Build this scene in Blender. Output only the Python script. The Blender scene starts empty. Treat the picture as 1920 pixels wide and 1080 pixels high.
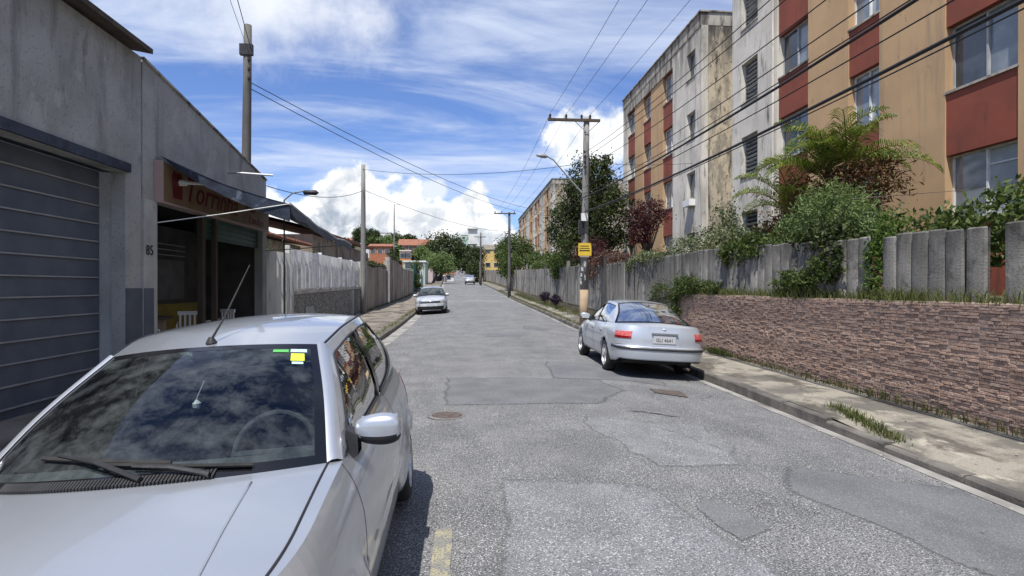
import bpy, math, random
import numpy as np
from mathutils import Vector, Matrix
random.seed(7); rng = np.random.default_rng(7)
S = bpy.context.scene
COL = S.collection
PI = math.pi
EYE = 1.65

# ---------------------------------------------------------------- camera
cam_d = bpy.data.cameras.new('camera')
cam = bpy.data.objects.new('camera', cam_d); COL.objects.link(cam)
cam_d.sensor_width = 36; cam_d.lens = 36 * 1085 / 1920
cam_d.clip_start = .05; cam_d.clip_end = 3000
cam.location = (0, 0, EYE)
cam.rotation_euler = (math.radians(90 - .16), math.radians(.0), -math.atan(92 / 1085))
S.camera = cam

# ---------------------------------------------------------------- light
SUN_EL, SUN_AZ = 65.0, 209.0          # azimuth clockwise from +Y (towards the sun): behind the camera
w = bpy.data.worlds.new('World'); S.world = w; w.use_nodes = True
N = w.node_tree.nodes; L = w.node_tree.links; N.clear()
def nn(t, **k):
    n = N.new(t)
    for a, b in k.items(): setattr(n, a, b)
    return n
out = nn('ShaderNodeOutputWorld'); bg = nn('ShaderNodeBackground'); L.new(bg.outputs[0], out.inputs[0])
sky = nn('ShaderNodeTexSky', sky_type='NISHITA'); sky.sun_disc = False
sky.sun_elevation = math.radians(SUN_EL); sky.sun_rotation = math.radians(SUN_AZ)
sky.altitude = 800; sky.air_density = 1.0; sky.dust_density = .6; sky.ozone_density = 2.5
tc = nn('ShaderNodeTexCoord')
def mth(op, a, b=None, c=None, clamp=False):
    n = nn('ShaderNodeMath', operation=op); n.use_clamp = clamp
    for i, q in enumerate((a, b, c)):
        if q is None: continue
        if hasattr(q, 'is_linked') or hasattr(q, 'links'): L.new(q, n.inputs[i])
        else: n.inputs[i].default_value = q
    return n.outputs[0]
def vop(op, a, b):
    n = nn('ShaderNodeVectorMath', operation=op)
    for i, q in enumerate((a, b)):
        if hasattr(q, 'links'): L.new(q, n.inputs[i])
        else: n.inputs[i].default_value = q
    return n.outputs[0]
def noi(vec, s, d=6, r=.5, dist=0):
    n = nn('ShaderNodeTexNoise'); L.new(vec, n.inputs['Vector'])
    n.inputs['Scale'].default_value = s; n.inputs['Detail'].default_value = d
    n.inputs['Roughness'].default_value = r; n.inputs['Distortion'].default_value = dist
    return n.outputs['Fac']
def mr(v, a, b, c=0., d=1., smooth=True):
    n = nn('ShaderNodeMapRange'); n.interpolation_type = 'SMOOTHSTEP' if smooth else 'LINEAR'
    L.new(v, n.inputs[0])
    for i, q in enumerate((a, b, c, d)): n.inputs[i + 1].default_value = q
    return n.outputs[0]
def mixc(f, a, b):
    n = nn('ShaderNodeMix', data_type='RGBA')
    if hasattr(f, 'links'): L.new(f, n.inputs[0])
    else: n.inputs[0].default_value = f
    for i, q in ((6, a), (7, b)):
        if hasattr(q, 'links'): L.new(q, n.inputs[i])
        else: n.inputs[i].default_value = (*q, 1)
    return n.outputs[2]
D = tc.outputs['Generated']
sep = nn('ShaderNodeSeparateXYZ'); L.new(D, sep.inputs[0])
dx, dy, dz = sep.outputs
az = mth('ARCTAN2', dx, dy)
az01 = mr(az, -PI, PI, 0, 1, False)
# height of the cumulus bank round the horizon (sine of elevation)
fc = nn('ShaderNodeFloatCurve'); cv = fc.mapping.curves[0]
HB = [(0, .15), (.08, .21), (.16, .12), (.25, .2), (.33, .14), (.39, .19), (.425, .10), (.444, .145), (.4547, .15), (.4625, .185), (.468, .205), (.4746, .19),
      (.4788, .165), (.4887, .165), (.495, .145), (.4985, .16), (.502, .175), (.506, .14), (.513, .12), (.522, .11), (.54, .12), (.58, .2), (.66, .13), (.75, .2), (.85, .13), (.93, .2), (1, .15)]
while len(cv.points) < len(HB): cv.points.new(.5, .5)
for p, (a, b) in zip(cv.points, HB): p.location = (a, b * 2)
fc.mapping.update(); L.new(az01, fc.inputs['Value'])
hb = mth('MULTIPLY', fc.outputs[0], .5)
nbig = noi(D, 9, 10, .62, .3)
vor = nn('ShaderNodeTexVoronoi', feature='SMOOTH_F1'); vor.inputs['Scale'].default_value = 17
vor.inputs['Smoothness'].default_value = .5
wv = nn('ShaderNodeTexNoise'); L.new(D, wv.inputs['Vector']); wv.inputs['Scale'].default_value = 12; wv.inputs['Detail'].default_value = 8
L.new(vop('ADD', D, vop('MULTIPLY', wv.outputs['Color'], (.10, .10, .10))), vor.inputs['Vector'])
puff = mth('SUBTRACT', .5, vor.outputs['Distance'])
edge = mth('SUBTRACT', mth('ADD', hb, mth('ADD', mth('MULTIPLY', mth('SUBTRACT', nbig, .5), .15), mth('MULTIPLY', puff, .035))), dz)
cum = mr(edge, .0, .016)
# a second, free cumulus higher up beyond the right-hand poles
def blob(a0, z0, ra, rz, amp=.9, s=14):
    u = mth('DIVIDE', mth('SUBTRACT', az, a0), ra); v = mth('DIVIDE', mth('SUBTRACT', dz, z0), rz)
    r = mth('SQRT', mth('ADD', mth('MULTIPLY', u, u), mth('MULTIPLY', v, v)))
    return mth('ADD', mth('SUBTRACT', 1, r), mth('MULTIPLY', mth('SUBTRACT', noi(D, s, 9, .62, .2), .5), amp * 2.2))
b1 = mr(blob(.235, .238, .105, .055), 0., .35); b2 = mr(blob(-.05, .162, .03, .02, .8, 22), 0, .5)
b3 = mr(blob(-.34, .45, .24, .13, .9, 6), -.1, .9); b4 = mr(blob(2.2, .4, .5, .12), 0, .4); b5 = mr(blob(-1.6, .35, .4, .1), 0, .4)
# high thin cloud, spread on a plane overhead
den = mth('ADD', dz, .10)
pv = nn('ShaderNodeCombineXYZ'); L.new(mth('DIVIDE', dx, den), pv.inputs[0]); L.new(mth('DIVIDE', dy, den), pv.inputs[1])
mp = nn('ShaderNodeMapping'); mp.inputs['Rotation'].default_value = (0, 0, math.radians(-24)); mp.inputs['Scale'].default_value = (.62, 1.5, 1)
mp.inputs['Location'].default_value = (1.7, .35, 0)
L.new(pv.outputs[0], mp.inputs[0])
c1 = noi(mp.outputs[0], .95, 9, .60, .9); c2 = noi(mp.outputs[0], 2.8, 8, .6, .8)
cir = mth('MULTIPLY', mr(c1, .37, .64), mr(c2, .22, .72, .45, 1.0))
cir = mth('MULTIPLY', cir, mr(dz, .08, .2, .35, .86))
# colours
skyc = nn('ShaderNodeVectorMath', operation='MULTIPLY'); L.new(sky.outputs[0], skyc.inputs[0])
skyc.inputs[1].default_value = (.074, .084, .112)
cs = mth('ADD', mth('MULTIPLY', mr(noi(D, 22, 8, .62, .5), .36, .62), .75), mth('MULTIPLY', mr(edge, .0, .09, 1, 0), .62), clamp=True)
cumc = mixc(cs, (.30, .345, .41), (.76, .77, .78))
base = mixc(cir, skyc.outputs[0], (.50, .56, .68))
base = mixc(b3, base, (.62, .65, .71))
base = mixc(b4, base, (.7, .72, .74)); base = mixc(b5, base, (.7, .72, .74))
base = mixc(b2, base, (.55, .60, .68))
base = mixc(b1, base, mixc(mr(noi(D, 20, 8, .6), .32, .6), (.46, .51, .58), (.80, .81, .82)))
base = mixc(cum, base, cumc)
L.new(base, bg.inputs[0]); bg.inputs[1].default_value = 1.0
sd = bpy.data.lights.new('sun', 'SUN'); sd.energy = 4.0; sd.angle = math.radians(.6); sd.color = (1, .96, .9)
sun = bpy.data.objects.new('sun', sd); COL.objects.link(sun)
_e, _a = math.radians(SUN_EL), math.radians(SUN_AZ)
sv = Vector((math.sin(_a) * math.cos(_e), math.cos(_a) * math.cos(_e), math.sin(_e)))
sun.rotation_euler = sv.to_track_quat('Z', 'Y').to_euler(); sun.location = sv * 50
vs = S.view_settings; vs.view_transform = 'Standard'; vs.look = 'None'; vs.exposure = .6; vs.gamma = 1; vs.use_curve_mapping = False
S.cycles.max_bounces = 8; S.cycles.transparent_max_bounces = 16

# ---------------------------------------------------------------- materials
def base_mat(name):
    m = bpy.data.materials.new(name); m.use_nodes = True
    return m, m.node_tree.nodes, m.node_tree.links, m.node_tree.nodes['Principled BSDF']
def mk(name, c1, c2=None, scale=2., rough=.85, bump=.3, bscale=40, lo=.35, hi=.65, streak=None, speck=None, metallic=0, coat=0,
       stretch=(1, 1, 1), spec=.4, top=None, emit=None, island=0, bdist=.01, vary=0):
    m, nd, lk, b = base_mat(name)
    def new(t): return nd.new(t)
    t = new('ShaderNodeTexCoord'); oi = new('ShaderNodeObjectInfo')
    ad = new('ShaderNodeVectorMath'); ad.operation = 'ADD'
    sc = new('ShaderNodeMath'); sc.operation = 'MULTIPLY'; sc.inputs[1].default_value = 37
    lk.new(oi.outputs['Random'], sc.inputs[0]); lk.new(t.outputs['Object'], ad.inputs[0]); lk.new(sc.outputs[0], ad.inputs[1])
    co = ad.outputs[0]
    def nz(s, d=6, st=None, r=.55, dist=0):
        v = co
        if st:
            q = new('ShaderNodeMapping'); q.inputs['Scale'].default_value = st; lk.new(co, q.inputs[0]); v = q.outputs[0]
        n = new('ShaderNodeTexNoise'); n.inputs['Scale'].default_value = s; n.inputs['Detail'].default_value = d
        n.inputs['Roughness'].default_value = r; n.inputs['Distortion'].default_value = dist; lk.new(v, n.inputs['Vector']); return n.outputs['Fac']
    def rg(v, a, b_, c=0., d=1.):
        n = new('ShaderNodeMapRange'); n.interpolation_type = 'SMOOTHSTEP'; lk.new(v, n.inputs[0])
        for i, q in enumerate((a, b_, c, d)): n.inputs[i + 1].default_value = q
        return n.outputs[0]
    def mx(f, a, b_):
        n = new('ShaderNodeMix'); n.data_type = 'RGBA'
        if hasattr(f, 'links'): lk.new(f, n.inputs[0])
        else: n.inputs[0].default_value = f
        for i, q in ((6, a), (7, b_)):
            if hasattr(q, 'links'): lk.new(q, n.inputs[i])
            else: n.inputs[i].default_value = (*q, 1)
        return n.outputs[2]
    c = c1 if c2 is None else mx(rg(nz(scale, 7, stretch), lo, hi), c1, c2)
    if island:
        g = new('ShaderNodeNewGeometry'); c = mx(rg(g.outputs['Random Per Island'], 0, 1, 0, 1), c, tuple(q * island for q in c1))
    for s in (streak or []):      # (colour, scale, stretch, lo, hi, amount)
        c = mx(rg(nz(s[1], 8, s[2], .65, .3), s[3], s[4], 0, s[5]), c, s[0])
    if top:                       # (colour, z0, z1, amount): grime running down from an upper edge
        sp = new('ShaderNodeSeparateXYZ'); lk.new(t.outputs['Object'], sp.inputs[0])
        a1 = new('ShaderNodeMath'); a1.operation = 'MULTIPLY'; lk.new(rg(sp.outputs[2], top[1], top[2]), a1.inputs[0]); lk.new(rg(nz(2.2, 9, (1, 1, .22), .7), .36, .58), a1.inputs[1])
        a2 = new('ShaderNodeMath'); a2.operation = 'MULTIPLY'; lk.new(a1.outputs[0], a2.inputs[0]); a2.inputs[1].default_value = top[3]
        c = mx(a2.outputs[0], c, top[0])
    for s in (speck or []):       # (colour, scale, lo, hi, amount)
        c = mx(rg(nz(s[1], 2, None, .5), s[2], s[3], 0, s[4]), c, s[0])
    if vary: c = mx(rg(oi.outputs['Random'], 0, 1, 0, 1), c, mx(.6, c, tuple(q * (1 - vary) * .6 for q in c1)))
    if hasattr(c, 'links'): lk.new(c, b.inputs['Base Color'])
    else: b.inputs['Base Color'].default_value = (*c, 1)
    b.inputs['Roughness'].default_value = rough; b.inputs['Metallic'].default_value = metallic
    b.inputs['Coat Weight'].default_value = coat; b.inputs['Coat Roughness'].default_value = .04
    b.inputs['Specular IOR Level'].default_value = spec
    if bump:
        bn = new('ShaderNodeBump'); bn.inputs['Strength'].default_value = bump; bn.inputs['Distance'].default_value = bdist
        lk.new(nz(bscale, 5), bn.inputs['Height']); lk.new(bn.outputs[0], b.inputs['Normal'])
    if emit: b.inputs['Emission Color'].default_value = (*emit, 1); b.inputs['Emission Strength'].default_value = 1
    return m
def leafm(name, a, b_, tr=.35, rough=.55, c=None):
    m, nd, lk, b = base_mat(name)
    g = nd.new('ShaderNodeNewGeometry'); r = nd.new('ShaderNodeValToRGB'); lk.new(g.outputs['Random Per Island'], r.inputs[0])
    e = r.color_ramp.elements; e[0].color = (*a, 1); e[1].color = (*b_, 1)
    if c: q = e.new(.88); q.color = (*b_, 1); e[-1].color = (*c, 1)
    b.inputs['Roughness'].default_value = rough; b.inputs['Specular IOR Level'].default_value = .35
    lk.new(r.outputs[0], b.inputs['Base Color'])
    t = nd.new('ShaderNodeBsdfTranslucent'); lk.new(r.outputs[0], t.inputs[0])
    x = nd.new('ShaderNodeMixShader'); x.inputs[0].default_value = tr
    lk.new(b.outputs[0], x.inputs[1]); lk.new(t.outputs[0], x.inputs[2]); lk.new(x.outputs[0], nd['Material Output'].inputs[0])
    return m
def glassm(name, tint=(.55, .6, .6), rough=.01, painted_haze=.0, ior=1.5):
    m, nd, lk, b = base_mat(name); nd.remove(b)
    tr = nd.new('ShaderNodeBsdfTransparent'); tr.inputs[0].default_value = (*tint, 1)
    gl = nd.new('ShaderNodeBsdfGlossy'); gl.inputs['Roughness'].default_value = rough
    fr = nd.new('ShaderNodeFresnel'); fr.inputs[0].default_value = ior
    x = nd.new('ShaderNodeMixShader'); ml = nd.new('ShaderNodeMath'); ml.operation = 'MULTIPLY_ADD'
    ml.inputs[1].default_value = .95; ml.inputs[2].default_value = .02; ml.use_clamp = True
    lk.new(fr.outputs[0], ml.inputs[0]); lk.new(ml.outputs[0], x.inputs[0]); lk.new(tr.outputs[0], x.inputs[1]); lk.new(gl.outputs[0], x.inputs[2])
    o = x
    if painted_haze:
        df = nd.new('ShaderNodeBsdfDiffuse'); df.inputs[0].default_value = (.30, .335, .34, 1)  # pale diffuse blotches painted in to stand for reflections on the glass
        t = nd.new('ShaderNodeTexCoord'); n = nd.new('ShaderNodeTexNoise'); n.inputs['Scale'].default_value = 7.; n.inputs['Detail'].default_value = 10; n.inputs['Roughness'].default_value = .7; n.inputs['Distortion'].default_value = .25
        lk.new(t.outputs['Object'], n.inputs['Vector']); r = nd.new('ShaderNodeMapRange'); r.inputs[1].default_value = .42; r.inputs[2].default_value = .75; r.inputs[4].default_value = painted_haze
        lk.new(n.outputs[0], r.inputs[0]); o = nd.new('ShaderNodeMixShader'); lk.new(r.outputs[0], o.inputs[0]); lk.new(x.outputs[0], o.inputs[1]); lk.new(df.outputs[0], o.inputs[2])
    lk.new(o.outputs[0], nd['Material Output'].inputs[0])
    return m
M = {}
M['asphalt'] = mk('asphalt', (.128, .130, .131), (.19, .19, .188), 1.3, .85, .9, 140, streak=[((.085, .087, .088), .75, (1, .28, 1), .52, .66, .55), ((.30, .295, .28), .9, (1.4, .3, 1), .56, .72, .5), ((.06, .06, .06), 3.0, (1, .6, 1), .66, .74, .45)],
                  speck=[((.035, .035, .038), 78, .50, .58, .8), ((.50, .50, .49), 90, .58, .64, .85)], bdist=.008)
M['asphalt_patch'] = mk('asphalt_patch', (.112, .115, .12), (.148, .151, .155), 2, .9, .6, 160, speck=[((.06, .06, .065), 85, .53, .61, .6), ((.40, .40, .40), 95, .61, .67, .6)], bdist=.004)
M['asphalt_new'] = mk('asphalt_new', (.145, .149, .154), (.19, .194, .199), 3, .9, .6, 160, speck=[((.06, .06, .065), 75, .52, .60, .7), ((.50, .50, .5), 85, .59, .65, .8)], bdist=.004)
M['tar'] = mk('tar', (.04, .04, .042), (.08, .08, .08), 20, .8, .5, 120)
M['gutter'] = mk('gutter', (.33, .32, .29), (.20, .19, .175), 1.6, .9, .6, 60, streak=[((.08, .07, .06), 2.2, (1, .4, 1), .52, .66, .7)])
M['kerb'] = mk('kerb', (.17, .155, .135), (.085, .078, .07), 2.2, .95, .8, 30, streak=[((.28, .25, .2), 3, (1, 1, 3), .6, .72, .6)])
M['pavement'] = mk('pavement', (.28, .255, .205), (.13, .12, .10), 1.3, .92, .7, 45, lo=.42, hi=.58, streak=[((.07, .062, .05), 1.9, (1, .45, 1), .50, .60, .85), ((.47, .43, .35), 3.2, (1, .7, 1), .58, .66, .6)], speck=[((.08, .07, .06), 60, .55, .65, .4)])
M['pavement_dark'] = mk('pavement_dark', (.15, .13, .105), (.24, .21, .17), 1.0, .95, .7, 45, streak=[((.05, .045, .035), 1.5, (1, .6, 1), .5, .64, .8)])
M['soil'] = mk('soil', (.10, .07, .045), (.06, .065, .03), .8, 1, .8, 12)
M['paint_yellow'] = mk('paint_yellow', (.34, .31, .20), (.21, .205, .185), 9, .9, .6, 140, speck=[((.12, .12, .12), 70, .48, .60, .85)], bdist=.004)
M['paint_white'] = mk('paint_white', (.42, .42, .40), (.26, .26, .25), 4, .9, .4, 100, speck=[((.16, .16, .16), 60, .5, .62, .8)])
M['iron'] = mk('iron', (.085, .065, .055), (.14, .115, .10), 12, .8, .6, 60, metallic=.3)
M['iron_frame'] = mk('iron_frame', (.13, .12, .11), (.2, .19, .18), 12, .9, .5, 60)
for i, c in enumerate([(.315, .215, .165), (.34, .235, .18), (.285, .19, .145), (.35, .255, .20), (.30, .21, .165)]):
    M['stone%d' % i] = mk('cladding_stone_%s' % 'abcde'[i], tuple(q * 1.42 for q in c), tuple(q * 1.02 for q in c), 9, .95, .9, 45, speck=[(tuple(q * .4 for q in c), 50, .55, .68, .6)])
M['mortar'] = mk('mortar', (.38, .285, .23), (.28, .21, .17), 5, 1, .8, 40)
M['slat_row'] = mk('distant_concrete_slats', (.33, .315, .285), (.16, .15, .135), 1.6, .95, .8, 40, stretch=(1, 1, .3), streak=[((.055, .052, .046), 2.4, (1, 1.4, .3), .48, .64, .85), ((.46, .43, .38), 3, (1, 1, .3), .60, .72, .6)])
M['slat'] = mk('concrete_slat', (.33, .315, .285), (.20, .19, .17), 2.2, .95, .8, 40, lo=.3, hi=.7, streak=[((.055, .052, .046), 3.4, (1, 1, .75), .50, .66, .85), ((.46, .43, .38), 4, (1, 1, .8), .60, .74, .7), ((.10, .11, .05), 5, (1, 1, 1), .62, .74, .5)], speck=[((.09, .085, .08), 40, .55, .66, .5)], top=((.035, .033, .03), .45, 1.0, .9), vary=.45)
M['slat_base'] = mk('mossy_concrete', (.17, .14, .09), (.10, .10, .05), 2.2, .95, .8, 40)
M['wall_white'] = mk('wall_white', (.68, .64, .56), (.56, .525, .45), .9, .92, .3, 40, streak=[((.27, .255, .225), 1.6, (1.6, 1.6, .2), .48, .66, .6), ((.14, .125, .105), 4.0, (1, 1, .35), .58, .70, .5), ((.05, .047, .04), 2.2, (1.5, 1.5, .3), .60, .70, .8)], top=((.06, .058, .05), 9.0, 13.0, .85))
M['wall_beige'] = mk('wall_beige', (.55, .47, .34), (.44, .38, .29), .8, .92, .3, 40, streak=[((.22, .20, .165), 2.6, (1.2, 1.2, .5), .46, .62, .75), ((.07, .065, .055), 6.5, (1, 1, .6), .54, .64, .8), ((.05, .045, .04), 2.2, (1.6, 1.6, .25), .56, .66, .8)], top=((.03, .03, .028), 9.0, 12.6, .95))
M['wall_tan'] = mk('wall_tan', (.52, .345, .185), (.46, .30, .165), .8, .9, .2, 40, streak=[((.24, .19, .14), 1.8, (1.6, 1.6, .14), .52, .70, .55), ((.10, .085, .07), 4.5, (1, 1, .6), .62, .72, .6)], top=((.16, .13, .10), 11.2, 13.2, .7))
M['wall_red'] = mk('wall_red', (.255, .068, .042), (.20, .058, .038), 1.2, .9, .25, 40, streak=[((.09, .04, .03), 1.8, (1.6, 1.6, .2), .55, .7, .6)])
M['parapet'] = mk('parapet', (.42, .39, .33), (.26, .24, .20), 1.2, .95, .4, 30, streak=[((.06, .055, .05), 1.8, (1.4, 1.4, .25), .46, .62, .9)])
M['render_grey'] = mk('grey_render', (.37, .375, .365), (.29, .295, .285), 1.2, .95, .5, 50, streak=[((.15, .15, .145), 1.6, (1, 1, .2), .50, .66, .7), ((.46, .46, .44), 1.1, (1, 1, .8), .60, .63, .45), ((.09, .088, .08), 3.0, (1, 1, .3), .60, .72, .6)], speck=[((.12, .12, .12), 30, .6, .7, .5)])
M['render_light'] = mk('light_render', (.46, .465, .45), (.36, .365, .355), 2, .95, .5, 40, streak=[((.16, .16, .15), 3, (1, 1, .5), .57, .68, .7)])
M['dado'] = mk('blue_grey_dado', (.075, .09, .12), (.10, .115, .14), 2, .7, .3, 40, streak=[((.45, .45, .42), 5, (1, 1, .5), .70, .74, .8)])
M['brown_render'] = mk('brown_render', (.34, .275, .215), (.22, .175, .135), 1.2, .95, .5, 40, stretch=(1, 1, .4), streak=[((.05, .045, .035), 1.2, (1.2, 1.2, .3), .5, .66, .8), ((.36, .31, .26), 1.8, (1.2, 1.2, .2), .58, .7, .5)])
M['pillar'] = mk('pale_pillar', (.48, .45, .40), (.34, .32, .28), 2, .9, .3, 40, streak=[((.13, .12, .10), 3, (1, 1, .3), .56, .7, .6)])
M['roughcast'] = mk('roughcast', (.22, .215, .195), (.12, .115, .10), 6, 1, 1, 30, speck=[((.60, .60, .55), 26, .56, .62, .8), ((.02, .02, .02), 30, .56, .62, .7)])
M['cream'] = mk('cream', (.50, .44, .33), (.38, .35, .28), 1.5, .9, .4, 40, speck=[((.16, .15, .12), 12, .55, .66, .5)])
M['tile'] = mk('clay_tile', (.33, .13, .075), (.20, .095, .06), 3, .9, .4, 30, streak=[((.07, .055, .045), 2, (1, 1, 1), .52, .66, .7)])
M['metal_white'] = mk('white_painted_metal', (.80, .80, .77), (.64, .64, .61), 3, .6, .1, 20, streak=[((.20, .19, .17), 4, (1, 1, .3), .52, .68, .65)])
M['metal_grey'] = mk('grey_painted_metal', (.30, .31, .31), (.24, .25, .25), 3, .5, .1, 20)
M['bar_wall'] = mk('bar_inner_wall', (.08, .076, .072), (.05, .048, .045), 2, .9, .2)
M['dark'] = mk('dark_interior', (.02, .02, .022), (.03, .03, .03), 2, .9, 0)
M['tarp'] = mk('blue_tarpaulin', (.010, .014, .028), (.028, .038, .062), 5, .55, .5, 14, streak=[((.16, .19, .25), 4, (1, 1, 1), .56, .7, .6)])
M['black'] = mk('black_plastic', (.018, .018, .019), (.028, .028, .03), 8, .55, .2, 60)
M['rubber'] = mk('tyre_rubber', (.02, .02, .02), (.035, .033, .03), 10, .85, .3, 60)
M['alu'] = mk('aluminium', (.60, .61, .62), (.5, .5, .5), 20, .35, 0, metallic=.9)
M['pole_dark'] = mk('dark_pole', (.13, .125, .115), (.085, .08, .075), 3, .9, .5, 40, stretch=(1, 1, .3))
M['pole'] = mk('pole_concrete', (.26, .25, .23), (.19, .185, .175), 3, .9, .5, 40, stretch=(1, 1, .3), streak=[((.10, .095, .09), 3, (1, 1, .2), .55, .7, .6)])
M['pole_paint'] = mk('pole_ochre', (.42, .30, .19), (.33, .25, .17), 3, .9, .4, 40)
M['poster'] = mk('torn_posters', (.55, .55, .53), (.25, .25, .24), 16, .9, .4, 40, lo=.45, hi=.55)
M['wood'] = mk('dark_wood', (.09, .065, .045), (.05, .04, .03), 4, .8, .4, 40, stretch=(1, 1, .2))
M['porcelain'] = mk('insulator', (.05, .03, .025), None, rough=.25, bump=0)
M['cable'] = mk('cable', (.012, .012, .013), None, rough=.6, bump=0)
M['white'] = mk('white_plastic', (.75, .75, .73), None, rough=.4, bump=0)
M['sign_cream'] = mk('sign_board', (.20, .135, .075), (.14, .09, .05), 2, .6, .05)
M['sign_edge'] = mk('sign_edge', (.38, .28, .25), None, rough=.6, bump=0)
M['sign_red'] = mk('sign_red', (.11, .004, .006), None, rough=.5, bump=0)
M['yellow'] = mk('yellow_sign', (.72, .50, .05), (.65, .46, .05), 4, .5, 0)
M['bark'] = mk('bark', (.13, .10, .075), (.07, .055, .045), 8, .95, 1, 30, stretch=(1, 1, .3))
M['brick_far'] = mk('far_brickwork', (.42, .17, .09), (.34, .13, .075), 3, .9, 0)
M['orange_far'] = mk('far_orange_wall', (.60, .26, .09), (.5, .22, .09), 1, .9, 0)
M['yellow_far'] = mk('far_yellow_wall', (.66, .47, .17), (.58, .42, .16), .6, .9, 0)
M['white_far'] = mk('far_white_wall', (.70, .70, .67), (.6, .61, .58), .6, .9, 0)
M['green_far'] = mk('far_green_wall', (.40, .52, .44), (.36, .47, .41), .4, .9, 0)
M['pink_far'] = mk('far_pink_wall', (.55, .42, .40), (.5, .4, .38), .4, .9, 0)
M['teal'] = mk('teal_hoarding', (.012, .10, .095), (.02, .12, .07), 1.2, .7, .1)
M['window_dark'] = mk('dark_window_glass', (.03, .04, .05), (.06, .075, .09), 1.5, .08, 0, spec=.8)
M['window_mid'] = mk('window_glass_curtained', (.16, .19, .22), (.25, .28, .30), 2.5, .12, 0, spec=.8)
M['window_pale'] = mk('window_glass_pale', (.42, .45, .46), (.34, .38, .40), 3, .15, 0, spec=.6)
M['window_frame'] = mk('window_frame', (.42, .43, .43), (.34, .35, .35), 5, .5, 0)
M['paintsilver'] = mk('silver_car_paint', (.485, .51, .54), (.465, .49, .52), 260, .33, 0, metallic=.62, coat=.9)
M['paintblue'] = mk('silver_blue_car_paint', (.50, .535, .58), (.485, .52, .56), 260, .34, 0, metallic=.38, coat=.9)
M['paintwhite'] = mk('white_car_paint', (.72, .73, .73), None, rough=.35, bump=0, coat=.8)
M['carglass'] = glassm('car_glass', (.50, .58, .56), .02, .34)  # last value: pale haze painted in for reflected cloud
M['screenglass'] = glassm('windscreen_painted_haze', (.60, .67, .68), .012, .20, 1.6)  # cloud reflections painted as a blotchy pale haze
M['carglass2'] = glassm('car_side_glass', (.20, .22, .22), .01, .05)
M['frit'] = mk('glass_black_edge', (.008, .008, .009), None, rough=.12, bump=0, spec=.6)
M['red_lens'] = mk('red_lamp_lens', (.24, .005, .008), (.18, .004, .006), 30, .12, 0, coat=.6)
M['pink_lens'] = mk('pale_red_lamp_lens', (.62, .16, .15), (.45, .07, .07), 30, .12, 0, coat=.6)
M['clear_lens'] = mk('clear_lamp_lens', (.62, .64, .66), (.4, .42, .44), 24, .1, 0, metallic=.6, coat=.6)
M['plate'] = mk('number_plate', (.50, .51, .51), None, rough=.4, bump=0)
M['seat'] = mk('seat_cloth', (.06, .06, .065), (.09, .09, .095), 20, .9, .1)
M['green_st'] = mk('sticker_green', (.10, .42, .10), None, rough=.5, bump=0)
M['blue_st'] = mk('sticker_pale_blue', (.45, .62, .72), None, rough=.5, bump=0)
M['lime_st'] = mk('sticker_yellow', (.70, .72, .06), None, rough=.5, bump=0)
M['leaf_dark'] = leafm('leaf_dark_green', (.016, .030, .008), (.065, .09, .022), .3, c=(.15, .18, .06))
M['leaf_mid'] = leafm('leaf_mid_green', (.028, .055, .012), (.11, .15, .03), .35)
M['leaf_bright'] = leafm('leaf_bright_green', (.04, .10, .02), (.15, .22, .04), .4)
M['leaf_purple'] = leafm('leaf_purple', (.018, .004, .008), (.085, .018, .024), .25, c=(.16, .035, .03))
M['leaf_violet'] = leafm('leaf_violet', (.012, .006, .016), (.035, .018, .045), .2)
M['leaf_feather'] = leafm('leaf_feathery_green', (.065, .11, .03), (.22, .30, .10), .35)
M['leaf_palm'] = leafm('palm_leaflet', (.035, .08, .010), (.20, .24, .03), .35)
M['leaf_rust'] = leafm('leaf_rusty', (.07, .03, .012), (.17, .10, .04), .3)
M['leaf_pale'] = leafm('leaf_variegated', (.05, .08, .025), (.14, .17, .07), .3, c=(.50, .48, .36))
M['leaf_pink'] = leafm('leaf_pinkish', (.045, .03, .018), (.16, .085, .06), .3, c=(.30, .14, .13))
M['leaf_yellow'] = leafm('leaf_yellow', (.28, .24, .03), (.45, .40, .06), .4)
M['grass'] = leafm('grass_blade', (.05, .07, .018), (.15, .17, .05), .35, c=(.25, .22, .09))
M['frond_stem'] = mk('frond_stem', (.20, .14, .04), (.12, .12, .03), 6, .7, 0)

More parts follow.
